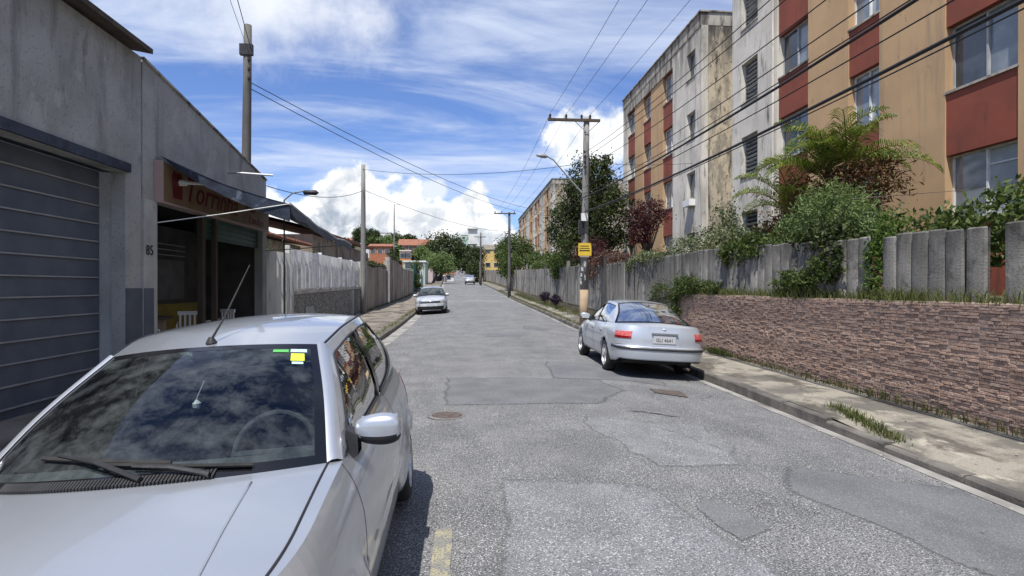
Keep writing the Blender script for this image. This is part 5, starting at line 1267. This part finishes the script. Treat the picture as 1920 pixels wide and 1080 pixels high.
cable((p1x - .05, p1y - .2, 5.15), (4.82, -12, 5.45), .62, .022, 'thick twisted black cable crossing in front of the apartment blocks, upper of two', None)
cable((p1x, p1y - .2, 4.6), (4.9, -12, 4.75), .55, .024, 'thickest black cable, lowest of those crossing in front of the apartment blocks', None)
for za, zb_, wd_ in ((6.9, 7.0, 'topmost'), (6.5, 6.6, 'second from top'), (5.3, 5.6, 'third from top'), (4.7, 5.2, 'lowest')): cable((p1x, p1y + .2, za), (4.42, 55, zb_), .7, .011, wd_ + ' black cable between the first and second right-hand poles', 'cables between the first and second right-hand poles')
for za, wd_ in ((7.4, 'top'), (6.4, 'middle'), (5.6, 'bottom')): cable((4.42, 55.3, za), (3.2 + cx(92), 92, za + .9), .7, .013, wd_ + ' black cable from the second to the third right-hand pole', 'cables up the street')
cable((p1x, p1y, 6.55), (-5.02, 29.7, 7.55), .35, .010, 'service cable crossing the street to the left pole, upper of two')
cable((4.42, 55.2, 6.9), (-5.02, 29.9, 6.55), .5, .012, 'service cable crossing the street to the second right-hand pole')
cable((-5.02, 29.8, 6.5), (-5.4, 16.1, 4.4), .35, .012, 'cable sagging from the left pole to the bar roof')
cable((-6.95, 19.4, 8.3), (9.9, 66, 10.3), .9, .014, 'pair of black cables slanting down from the tall left pole over the street, upper one'); cable((-6.95, 19.4, 8.1), (9.9, 66, 9.8), 1.0, .014, 'lower of the two cables slanting down from the tall left pole over the street')
cable((-6.8, 19.3, 9.3), (-3.2, 4, 10.6), .2, .012, 'black cable rising steeply from the top of the tall left pole'); cable((-6.8, 19.3, 9.0), (-3.9, 4, 10.9), .2, .007, 'faint thin wire rising from the top of the tall left pole')
cable((p1x - .1, p1y, 6.6), (9.95, 24.4, 7.0), .1, .008, 'service wire from the near pole to the far block with the mouldy end wall')
cable((p1x, p1y, 5.9), (10.0, 30.5, 4.8), .2, .008, 'sagging service wire from the near pole into the apartment garden')

# ================================================================ plants
def leaf_mesh(name, pts, size, mat, parent, aspect=.5, up=.0, vary=1.0, kind=None, **k):
    pts = np.asarray(pts, float); n = len(pts)
    a = rng.normal(size=(n, 3)); a[:, 2] += up; a /= np.linalg.norm(a, axis=1)[:, None]
    b = rng.normal(size=(n, 3)); b -= (b * a).sum(1)[:, None] * a; b /= np.linalg.norm(b, axis=1)[:, None]; c = np.cross(a, b)
    s = size * (1 - vary / 2 + vary * rng.random(n))[:, None]
    V = np.empty((n, 4, 3)); V[:, 0] = pts; V[:, 1] = pts + a * s * .5 + b * s * aspect * .5 + c * s * .12; V[:, 2] = pts + a * s; V[:, 3] = pts + a * s * .5 - b * s * aspect * .5 + c * s * .12
    off = OFF.get(parent, np.zeros(3)) if parent is not None else np.zeros(3); V -= off
    me = bpy.data.meshes.new(name); me.vertices.add(4 * n); me.vertices.foreach_set('co', V.reshape(-1))
    me.loops.add(6 * n); i = np.arange(n)[:, None] * 4; me.loops.foreach_set('vertex_index', (i + np.array([[0, 1, 2, 0, 2, 3]])).reshape(-1).astype(np.int32))
    me.polygons.add(2 * n); me.polygons.foreach_set('loop_start', np.arange(0, 6 * n, 3, dtype=np.int32)); me.polygons.foreach_set('loop_total', np.full(2 * n, 3, np.int32))
    me.update(); me.validate(); me.materials.append(M[mat])
    o = bpy.data.objects.new(name, me); COL.objects.link(o)
    if parent is not None: o.parent = parent
    OFF[o] = off; return tags(o, kind=kind, **k)
def clump_pts(blobs, per=60, sub=.28, shell_=.55):
    """blobs: (x,y,z,rx,ry,rz,n). returns leaf points and the clump centres"""
    out = []; ctr = []
    for (x, y, z, rx, ry, rz_, n) in blobs:
        m = max(3, n // per); d = rng.normal(size=(m, 3)); d /= np.linalg.norm(d, axis=1)[:, None]
        r = (shell_ + (1 - shell_) * rng.random(m)) ** .8; r *= rng.uniform(.78, 1.12, m)
        c = np.array([x, y, z]) + d * r[:, None] * np.array([rx, ry, rz_]); ctr += list(c)
        q = np.repeat(c, per, 0) + rng.normal(size=(m * per, 3)) * np.array([rx, ry, rz_]) * sub * rng.uniform(.5, 1.2, (m, 1)).repeat(per, 0)
        out.append(q)
    return np.concatenate(out), np.array(ctr)
def tree(name, label, cat, base, ztr, blobs, leaf, size, r=.12, per=60, sub=.2, nb=14, aspect=.5, group=None, bark='bark', shell_=.55, extra=()):
    e = empty(name, base, label, cat, group); b = np.array(base, float)
    P, Cc = clump_pts(blobs, per, sub, shell_)
    top = np.array([blobs[0][0], blobs[0][1], ztr]); m = MB()
    m.tube([b - np.array([0, 0, .2]), b + (top - b) * .4 + np.array([.06, 0, 0]), top], [r * 1.25, r, r * .8], 9)
    idx = rng.choice(len(Cc), min(nb, len(Cc)), replace=False)
    for i in idx:
        t = Cc[i]; mid = (top + t) / 2 + rng.normal(size=3) * .08 * np.linalg.norm(t - top) + np.array([0, 0, .06 * np.linalg.norm(t - top)])
        s0 = b + (top - b) * rng.uniform(.75, 1); m.tube([s0, mid, t], [r * .5, r * .28, r * .08], 5)
    m.build('trunk', bark, e, smooth=True)
    leaf_mesh('crown', P, size, leaf, e, aspect)
    for bl2, lf2, sz2 in extra: leaf_mesh('crown', clump_pts(bl2, per, sub, shell_)[0], sz2, lf2, e, aspect)
    return e
tree('tree', 'large dark glossy tree behind the fence next to the near right-hand pole', 'tree', (7.6, 34.5, 1.0), 4.2,
     [(7.6, 34.5, 7.3, 1.75, 1.6, 1.9, 9000), (6.5, 35.5, 5.4, 1.5, 1.5, 1.5, 6500), (8.6, 33.0, 5.6, 1.25, 1.4, 2.0, 6000), (7.4, 34, 4.0, 1.8, 1.4, 1.2, 4500), (8.0, 33.5, 8.6, .9, .9, .8, 1500)], 'leaf_dark', .15, .16, per=55, sub=.17, nb=30)
tree('shrub', 'dusky purple-leaved shrub leaning over the fence beside the near pole', 'shrub', (6.9, 29.5, 1.0), 2.6, [(6.75, 30, 3.5, .9, 1.1, .8, 2600), (6.5, 28, 3.0, .7, 1.6, .5, 1800)], 'leaf_purple', .09, .05, nb=10)
tree('shrub', 'pinkish creeper spilling over the fence right of the near pole', 'creeper', (6.5, 25, 1.0), 2.2, [(6.35, 25.2, 2.85, .45, 2.2, .4, 2600), (6.1, 26.8, 2.45, .3, 1.4, .5, 1400), (6.5, 22.6, 2.7, .4, 1.0, .25, 700)], 'leaf_pink', .08, .03, nb=10, per=40)
tree('tree', 'small round purple-red tree standing in front of the far apartment block', 'tree', (8.0, 24.6, 1.2), 3.2, [(8.0, 24.6, 4.75, .85, .8, .62, 4200), (7.8, 24.6, 4.0, .55, .6, .45, 1700)], 'leaf_purple', .085, .055, nb=22, per=45, sub=.2)
tree('shrub', 'tall sprawling shrub with pale variegated leaves in front of the stained end wall', 'shrub', (7.0, 15.5, 1.3), 2.2,
     [(6.9, 15.2, 2.75, .7, 1.6, .55, 3000), (7.0, 17.6, 2.7, .6, 1.4, .5, 2200), (7.1, 15.0, 3.6, .28, .4, .75, 700), (6.9, 13.6, 2.7, .5, .8, .4, 1300), (7.3, 16.0, 3.4, .3, .4, .6, 500)], 'leaf_pale', .075, .03, nb=26, per=32, sub=.2)
tree('shrub', 'dark glossy bush under the louvred windows of the nearest block', 'shrub', (7.9, 14.6, 1.3), 2.2, [(7.9, 14.6, 2.7, .55, .6, .6, 1500)], 'leaf_dark', .09, .03, nb=10, extra=(([(7.85, 14.5, 3.0, .35, .4, .35, 160)], 'leaf_pink', .07),))
# loose bare branches in front of the white band
e = empty('bare_shrub', (8.3, 14.3, 1.4), 'thin arching half-bare branches against the white band of the nearest block', 'shrub')
m = MB(); lp = []
for i in range(26):
    a = rng.uniform(-1, 1); h = rng.uniform(1.4, 2.9); P = [np.array([8.3, 14.2, 1.5]) + np.array([rng.uniform(-.2, .2) * t, (a * 1.2 - .5) * t ** 1.3 * -1, h * math.sin(t * 1.5)]) for t in np.linspace(0, 1, 7)]
    m.tube(P, [.016, .013, .01, .008, .006, .004, .003], 4); lp += [p + rng.normal(size=3) * .05 for p in P[3:] for _ in range(5)]
m.build('branches', 'bark', e); leaf_mesh('leaves', lp, .07, 'leaf_rust', e)
def fronds(e, base, n, length, mat, el=(.3, 1.25), azr=(0, 2 * PI), w0=.30, droop=1.15, nl=34, lw=.016):
    b = np.array(base, float)
    for i in range(n):
        az_ = azr[0] + (azr[1] - azr[0]) * (i + rng.random() * .8) / n; e0 = rng.uniform(*el); Ln = length * rng.uniform(.75, 1.1)
        P = []; p = b.copy(); ang = e0; k = 16
        hd_ = np.array([math.cos(az_), math.sin(az_), 0]); sd_ = np.array([-hd_[1], hd_[0], 0])
        T = []
        for j in range(k + 1):
            P.append(p.copy()); t = hd_ * math.cos(ang) + np.array([0, 0, 1]) * math.sin(ang); T.append(t); p = p + t * Ln / k; ang -= droop * (1.2 * j / k + .35) * 2 / k
        fr = MB().tube(P, [.018 * (1 - .8 * j / k) + .003 for j in range(k + 1)], 5).build('frond', 'frond_stem', e)
        lf = MB()
        for q in range(nl):
            s = .14 + .86 * q / nl; j = min(int(s * k), k - 1); f = s * k - j; c = P[j] * (1 - f) + P[j + 1] * f; t = T[j]; nrm = np.cross(sd_, t)
            ll = w0 * (math.sin(PI * min(1, s * .92 + .1)) ** .6) * rng.uniform(.85, 1.1)
            for sgn in (1, -1):
                d = sd_ * sgn * .80 + t * .55 + nrm * -.28 * 1 + np.array([0, 0, rng.uniform(-.15, .22)]); d /= np.linalg.norm(d); wv_ = t * lw
                tip = c + d * ll * rng.uniform(.8, 1) + np.array([0, 0, -rng.uniform(.15, .6) * ll]); md = c + d * ll * .5 + np.array([0, 0, .02])
                lf.add([c - wv_ * .5, md - wv_, tip, md + wv_, c + wv_ * .5], [(0, 1, 3, 4), (1, 2, 3)])
        lf.build('leaflets', mat, fr)
def palm(base, h, n, length, label, mat='leaf_palm', stems=1, **k):
    e = empty('palm', base, label, 'palm')
    for s in range(stems):
        o = np.array(base) + np.array([rng.uniform(-.3, .3), rng.uniform(-.3, .3), 0]) * (stems > 1); hh = h * rng.uniform(.75, 1.05) if stems > 1 else h
        top = o + np.array([rng.uniform(-.15, .15), rng.uniform(-.15, .15), hh]); MB().tube([o, (o + top) / 2, top], [.06, .05, .045], 8).build('trunk', 'bark', e, smooth=True)
        fronds(e, top, n, length, mat, **k)
    return e
palm((7.7, 11.9, 1.3), 2.6, 16, 1.9, 'bushy green palm with arching fronds towering over the fence at the right', el=(.45, 1.5), w0=.55, lw=.013, droop=.95, nl=36)
palm((7.4, 12.6, 1.3), 1.95, 11, 1.55, 'lower bright green palm left of the tallest palm', el=(.35, 1.4), w0=.48, lw=.013, droop=.9, nl=34)
palm((7.9, 11.3, 1.3), 2.7, 13, 1.7, 'yellowish palm at the right, behind the feathery bush', el=(.4, 1.5), w0=.52, lw=.013, droop=.85, nl=34)
palm((7.0, 13.4, 1.3), .9, 8, 1.1, 'small yellow-green palm close above the fence slats', el=(.2, 1.0), mat='leaf_yellow')
tree('shrub', 'rusty reddish-brown foliage tangled among the palms', 'shrub', (7.9, 11.2, 1.3), 2.8, [(7.9, 11.6, 3.6, .8, .85, .55, 2200), (7.6, 12.9, 2.9, .5, .8, .5, 1300), (8.0, 10.7, 3.7, .5, .6, .45, 900)], 'leaf_rust', .14, .05, nb=16, per=40, aspect=.22, sub=.25)
tree('shrub', 'feathery bright green bush bulging over the fence below the palms', 'shrub', (6.9, 10.0, 1.3), 1.9, [(6.9, 10.4, 3.0, .55, .95, .55, 7000), (6.85, 9.5, 2.65, .45, .7, .45, 3200), (6.75, 11.4, 2.6, .4, .6, .45, 2400)], 'leaf_feather', .075, .04, nb=18, per=50, aspect=.28, sub=.2)
tree('shrub', 'dark green undergrowth behind the slats below the palms', 'shrub', (7.2, 11.8, 1.3), 1.7, [(7.1, 11.8, 2.35, .45, 1.3, .35, 2200), (7.2, 8.4, 2.4, .6, 1.1, .5, 1800), (7.0, 7.0, 2.5, .5, 1., .5, 1500)], 'leaf_mid', .10, .03, nb=14, per=40)
tree('shrub', 'leafy green plant growing through the gap between two slats', 'shrub', (6.15, 8.15, 1.42), 1.8, [(6.12, 8.13, 1.9, .12, .16, .45, 900), (6.3, 8.1, 2.5, .25, .25, .3, 500)], 'leaf_bright', .06, .012, nb=10, per=30)
tree('shrub', 'weedy bush rooted on the wall top in front of the slats', 'weeds', (5.98, 9.9, 1.45), 1.6, [(6.0, 10.0, 1.75, .12, .8, .22, 1500), (5.98, 9.4, 1.9, .10, .35, .3, 700)], 'leaf_mid', .06, .01, nb=12, per=30)
tree('creeper', 'green creeper hanging over the left end of the stone wall behind the saloon', 'creeper', (5.95, 14.8, 1.45), 1.7, [(5.95, 15.0, 1.65, .2, 1.0, .32, 2400), (5.85, 15.6, 1.15, .15, .4, .45, 1100), (6.0, 13.6, 1.62, .12, .6, .16, 700), (5.95, 17.0, 1.4, .2, 1.0, .4, 1000)], 'leaf_mid', .06, .012, nb=20, per=30)
for i, (x, y, h) in enumerate(((5.5, 38.6, .95), (5.45, 33.6, .85))):
    b = pzR(x, y); tree('shrub', 'small dark violet bush on the right pavement, %s of the two' % ('further' if i == 0 else 'nearer'), 'shrub', (x, y, b), b + .25, [(x, y, b + h * .62, .33, .3, h * .36, 1500)], 'leaf_violet', .07, .03, nb=10, per=40, sub=.22)
tree('hedge', 'dark green hedge leaning over the fence beyond the big tree', 'hedge', (6.9, 42, 1.4), 2.6, [(6.9, 40.5, 3.3, .9, 3.2, .75, 5200), (7.0, 47.5, 3.3, .9, 3.4, .8, 5000), (6.2, 37.5, 2.6, .4, 1.6, .5, 1400)], 'leaf_mid', .15, .06, nb=20, per=45)
tree('tree', 'mid-green tree overhanging the fence in front of the distant apartment block', 'tree', (7.2, 72, 1.5), 4.5, [(6.7, 72, 6.1, 2.1, 3.2, 2.0, 5500), (5.6, 68, 4.2, 1.4, 2.6, 1.4, 2600), (8, 62, 4.2, 1.5, 2.6, 1.3, 1800)], 'leaf_mid', .26, .16, nb=18, per=50)
tree('tree', 'thin-topped tree sticking up beside the second pole', 'tree', (6.4, 84, 1.5), 5.5, [(6.2, 84, 7.0, 1.2, 1.6, 2.0, 1500), (6.3, 84, 4.2, 1.2, 1.6, 1.6, 1200)], 'leaf_dark', .24, .12, nb=14, per=35, sub=.2)
# big trees closing the street
tree('tree', 'broad dark tree arching over the far end of the street from the left', 'tree', (-5.6, 132, 2.8), 6.5, [(-4.0, 132, 10.0, 5.0, 4, 3.6, 6500), (.2, 134, 8.3, 4.0, 3.5, 2.6, 4200), (-7.5, 130, 7.6, 3, 3, 2.8, 2500)], 'leaf_dark', .48, .4, nb=20, per=50)
tree('tree', 'yellowish green lower tree in front of the broad dark one on the left', 'tree', (-5.4, 104, 2.3), 4.0, [(-4.6, 104, 6.0, 2.8, 2.6, 1.7, 3800), (-3.2, 103, 5.0, 1.9, 1.8, 1.1, 1600)], 'leaf_feather', .30, .22, nb=16, per=45)
tree('tree', 'very dark tree hanging low over the right lane behind the small white car', 'tree', (3.2, 125, 2.6), 4.5, [(1.9, 125, 6.5, 2.6, 3, 2.2, 3600), (2.6, 118, 5.0, 1.8, 2.4, 2.2, 2600), (2.9, 124, 8.6, 2.2, 2, 1.4, 1500)], 'leaf_dark', .36, .3, nb=16, per=45)
hill = [(663, 700, 426, 458, 175, 'dark rounded tree on the skyline behind the left pole', 'leaf_dark'), (690, 716, 430, 452, 215, 'dark tree beside the flat white roof on the hill', 'leaf_dark'), (684, 716, 446, 470, 165, 'olive tree below the flat white roof', 'leaf_mid'), (706, 742, 442, 468, 180, 'bright olive tree at the middle of the hill', 'leaf_feather'),
        (728, 762, 434, 466, 190, 'dark green tree left of the brick house roof', 'leaf_mid'), (756, 783, 437, 458, 200, 'dark tree right of the hill-top pole', 'leaf_dark'), (778, 806, 462, 484, 126, 'green tree below the brick house', 'leaf_feather'), (736, 760, 462, 486, 135, 'small green tree by the orange wall', 'leaf_mid'), (640, 668, 448, 474, 185, 'low dark tree at the left end of the hill', 'leaf_dark')]
for a_, b_, ya_, yb_, y, lb, lf_ in hill:
    x0 = (a_ - 868) / 1085 * y; x1 = (b_ - 868) / 1085 * y; z1 = EYE + (537 - ya_) * y / 1085; z0 = EYE + (537 - yb_) * y / 1085; x = (x0 + x1) / 2; r_ = (x1 - x0) / 2; zc = (z0 + z1) / 2; rv = (z1 - z0) / 2; b = min(gz(x, y), z0 - 1)
    tree('hill_tree', lb, 'tree', (x, y, b), zc, [(x, y, zc, r_ * .85, r_, rv * .85, 1600), (x + r_ * .45, y, zc - rv * .3, r_ * .6, r_, rv * .6, 700), (x - r_ * .45, y, zc - rv * .2, r_ * .6, r_, rv * .6, 700)], lf_, .5, .2, nb=8, per=40)
# creepers on left walls
tree('creeper', 'dark creeper along the top of the first brown wall', 'creeper', (-5.4, 35, 2.4), 2.6, [(-5.4, 34.6, 2.95, .2, 2.2, .18, 1500), (-5.45, 38.5, 3.0, .2, 2.2, .16, 1200)], 'leaf_dark', .09, .01, nb=6, per=30)
tree('creeper', 'dark creeper along the top of the taller brown wall', 'creeper', (-5.4, 46, 3.4), 3.6, [(-5.4, 45.5, 3.9, .2, 3.0, .22, 1200), (-5.4, 49.5, 3.72, .2, 2.0, .2, 700)], 'leaf_dark', .12, .01, nb=6, per=30)
tree('shrub', 'green shrub in front of the dark green hoarding', 'shrub', (-5.1 + cx(66), 66, 1.1), 1.8, [(-5.0 + cx(66), 66, 2.2, .6, 1.6, .8, 1200), (-5.3 + cx(70), 70, 3.9, .7, 2.5, .7, 900)], 'leaf_mid', .18, .04, nb=8, per=35)
tree('shrub', 'garden plants with pale flowers between the tiled house and the white fence', 'shrub', (-6.3, 18.5, .4), 1.8, [(-6.2, 18.2, 2.6, .4, 1.1, .45, 1400), (-6.2, 21.5, 2.5, .4, 1.6, .4, 1400), (-6.2, 26, 2.7, .35, 2.4, .35, 1400)], 'leaf_pale', .075, .02, nb=12, per=30)
tree('creeper', 'leafy trailing plant spilling over the slat tops left of the feathery bush', 'creeper', (6.3, 12.2, 1.4), 2.2, [(6.15, 12.2, 2.45, .22, 1.1, .28, 2000), (6.05, 12.9, 2.3, .08, .3, .2, 260)], 'leaf_mid', .085, .015, nb=16, per=32)
tree('creeper', 'dense green growth spilling over the fence directly under the feathery bush', 'creeper', (6.4, 9.7, 1.4), 2.2, [(6.2, 9.5, 2.5, .25, .7, .25, 1700), (6.0, 9.0, 2.05, .08, .3, .35, 500)], 'leaf_dark', .085, .015, nb=16, per=32)
tree('creeper', 'pale-leaved creeper trailing over the fence below the stained end wall', 'creeper', (6.3, 18.5, 1.0), 2.2, [(6.15, 18.5, 2.6, .25, 1.8, .25, 2200), (6.0, 20.3, 2.4, .10, .5, .25, 350)], 'leaf_pale', .07, .015, nb=16, per=32)
# grass and weeds
def grass(label, centres, n, h, spread, mat='grass'):
    c = np.array(centres, float); i = rng.integers(0, len(c), n); p = c[i] + rng.normal(size=(n, 3)) * np.array(spread)
    p[:, 2] = c[i, 2]; a = rng.uniform(0, 2 * PI, n); hh = h * rng.uniform(.35, 1.1, n); ln = rng.normal(size=(n, 2)) * .35
    wv_ = np.stack([np.cos(a), np.sin(a), np.zeros(n)], 1) * .0045 * (1 + h * 2)
    mid = p + np.stack([ln[:, 0] * hh * .3, ln[:, 1] * hh * .3, hh * .6], 1); tip = p + np.stack([ln[:, 0] * hh, ln[:, 1] * hh, hh], 1)
    V = np.stack([p - wv_, p + wv_, mid + wv_ * .7, tip, mid - wv_ * .7], 1).reshape(-1, 3)
    F_ = [(5 * k, 5 * k + 1, 5 * k + 2, 5 * k + 4) for k in range(n)] + [(5 * k + 4, 5 * k + 2, 5 * k + 3) for k in range(n)]
    MB().add(V, F_).build('grass', mat, None, kind='stuff', label=label)
kz = lambda x, y: pzR(x, y)
grass('grass tuft growing on the right kerb in the foreground', [(4.66 + .02 * k, y, kz(4.7, y) - .01) for k, y in enumerate(np.linspace(5.9, 7.2, 12))], 650, .12, (.05, .09, 0), 'grass')
grass('sparse weeds along the foot of the stone wall', [(SX - .04, y, kz(SX, y) - .01) for y in np.r_[np.linspace(4, 15.4, 26), np.full(12, 13.1), np.full(10, 12.6)]], 1500, .17, (.035, .16, 0), 'grass')
grass('tall grass along the top of the stone wall', [(SX + .1, y, 1.43) for y in np.r_[np.linspace(2, 15.5, 40), rng.normal(13.8, .8, 22), rng.normal(9.8, .8, 24), rng.normal(7.6, .4, 10)]], 5200, .22, (.05, .14, 0), 'grass')
grass('weedy verge at the foot of the concrete fence', [(5.9 + cx(y) - rng.uniform(0, .5), y, kz(5.7, y) - .02) for y in np.linspace(15.8, 60, 140)], 6500, .22, (.16, .2, 0), 'grass')
grass('grass along the far right kerb', [(KR + .2 + cx(y), y, kz(4.6, y) - .02) for y in np.linspace(17, 70, 90)], 5000, .14, (.08, .3, 0), 'grass')
grass('weeds along the left kerb and wall foot', [(-5.2 + cx(y), y, pzL(-5.2, y) - .02) for y in np.linspace(31, 60, 50)] + [(KL - .2, y, pzL(KL, y) - .02) for y in np.linspace(18, 40, 30)], 3500, .16, (.08, .25, 0), 'grass')
# litter and loose stones
m = MB()
for i in range(120):
    y = rng.uniform(3, 16); x = rng.choice([rng.uniform(4.7, 5.8), rng.uniform(4.2, 4.4)]); z = (kz(x, y) if x > 4.6 else rz(x, y)) + .006; s = rng.uniform(.006, .022)
    m.lathe([(.001, -s * .4), (s, 0), (s * .6, s * .5), (.001, s * .6)], (x, y, z), 'z', 5)
m.build('gravel', 'gutter', None, kind='stuff', label='loose grit on the right pavement and gutter')

# ================================================================ distant buildings
def house(x, y, wd, dp, h, mat, label, roof=None, wins=2, base=None, name='hill_house', roofh=1.1, win='slide', rows=1, cat='house'):
    b = (gz(x, y) - .5) if base is None else base
    e = empty(name, (x, y, b), label, cat); MB().box(x - wd / 2, x + wd / 2, y - dp / 2, y + dp / 2, b - 2.5, b + h).build('wall', mat, e)
    if roof: MB().add([(x - wd / 2 - .4, y - dp / 2 - .4, b + h), (x + wd / 2 + .4, y - dp / 2 - .4, b + h), (x + wd / 2 + .4, y + dp / 2 + .4, b + h), (x - wd / 2 - .4, y + dp / 2 + .4, b + h), (x - wd / 2 - .4, y, b + h + roofh), (x + wd / 2 + .4, y, b + h + roofh)], [(0, 1, 5, 4), (2, 3, 4, 5), (0, 4, 3), (1, 2, 5), (0, 3, 2, 1)]).build('roof', roof, e)
    else: MB().box(x - wd / 2 - .15, x + wd / 2 + .15, y - dp / 2 - .15, y + dp / 2 + .15, b + h, b + h + .25).build('roof', 'white_far', e)
    for r in range(rows):
        for i in range(wins):
            xx = x - wd / 2 + wd * (i + .5) / wins; zz = b + h * (r + .42) / rows
            f = MB().box(xx - .65, xx + .65, y - dp / 2 - .06, y - dp / 2 + .0, zz, zz + 1.2).build('window', 'window_frame', e); MB().box(xx - .55, xx + .55, y - dp / 2 - .075, y - dp / 2 - .062, zz + .1, zz + 1.1).build('pane', 'window_dark', f)
    return e
def at(px, y): return (px - 868) / 1085 * y
def zat(py, y): return EYE + (537 - py) * y / 1085
def hh(px0, px1, py0, py1, y, mat, label, **k):
    x0, x1 = at(px0, y), at(px1, y); b = zat(py1, y); return house((x0 + x1) / 2, y + 4, x1 - x0, 8, zat(py0, y) - b, mat, label, base=b, **k)
hh(681, 712, 451, 475, 190, 'white_far', 'cream flat-roofed house beside the left pole on the hill', wins=3)
hh(700, 735, 438, 455, 235, 'white_far', 'long white flat-roofed house on the skyline', wins=3)
hh(640, 672, 452, 480, 215, 'pink_far', 'pale pink house low on the left skyline', wins=2, roof='tile')
hh(696, 735, 463, 486, 150, 'brick_far', 'reddish brick house with tiled roof in front of the hill trees', roof='tile', wins=3, roofh=.9)
hh(741, 752, 464, 500, 145, 'cream', 'narrow cream house left of the brick house', wins=1)
hh(750, 808, 461, 476, 160, 'brick_far', 'wide salmon brick house with a long tiled roof', roof='tile', wins=4, roofh=2.0)
hh(752, 772, 472, 494, 128, 'orange_far', 'bright orange rendered house below the wide brick one', wins=2)
hh(772, 800, 479, 497, 132, 'brick_far', 'low brown brick house behind the green hoarding', wins=2, roof='tile', roofh=.6)
hh(758, 798, 492, 514, 92, 'green_far', 'pale green boundary building behind the hoarding', wins=2)
hh(801, 812, 489, 512, 118, 'pink_far', 'narrow pink house between the hoarding and the trees', wins=1)
hh(832, 851, 515, 531, 175, 'white_far', 'small white house at the foot of the hill road', wins=1, roof='tile', roofh=.8)
hh(814, 834, 518, 531, 168, 'pink_far', 'low pinkish shop with a dark opening at the end of the street', wins=2)
tw = hh(865, 893, 441, 520, 290, 'green_far', 'pale green tower block on the skyline', wins=3, rows=6, name='tower_block', cat='tower block'); xx = at(883, 290)
MB().box(at(878, 290), at(895, 290), 289, 296, zat(458, 290), zat(430, 290)).build('stair_tower', 'white_far', tw); MB().box(at(876, 290), at(896, 290), 288, 297, zat(430, 290), zat(428.5, 290)).build('roof_slab', 'white_far', tw)
hh(882, 906, 462, 500, 230, 'pink_far', 'pinkish apartment house below the tower block', wins=3, rows=3, name='apartment_house', cat='apartment house')
yb = hh(907, 938, 459, 512, 150, 'yellow_far', 'bright yellow building with a pale band behind the third pole', wins=2, rows=2, name='yellow_building', cat='building')
MB().box(at(907, 150) - .1, at(938, 150) + .1, 149.8, 150, zat(468, 150), zat(459, 150)).build('fascia', 'cream', yb)
tree('tree', 'dark tree standing right of the yellow building', 'tree', (at(944, 120), 120, 2.0), 6, [(at(943, 120), 120, 8.2, 1.6, 2, 2.6, 2400)], 'leaf_mid', .34, .2, nb=12, per=45)
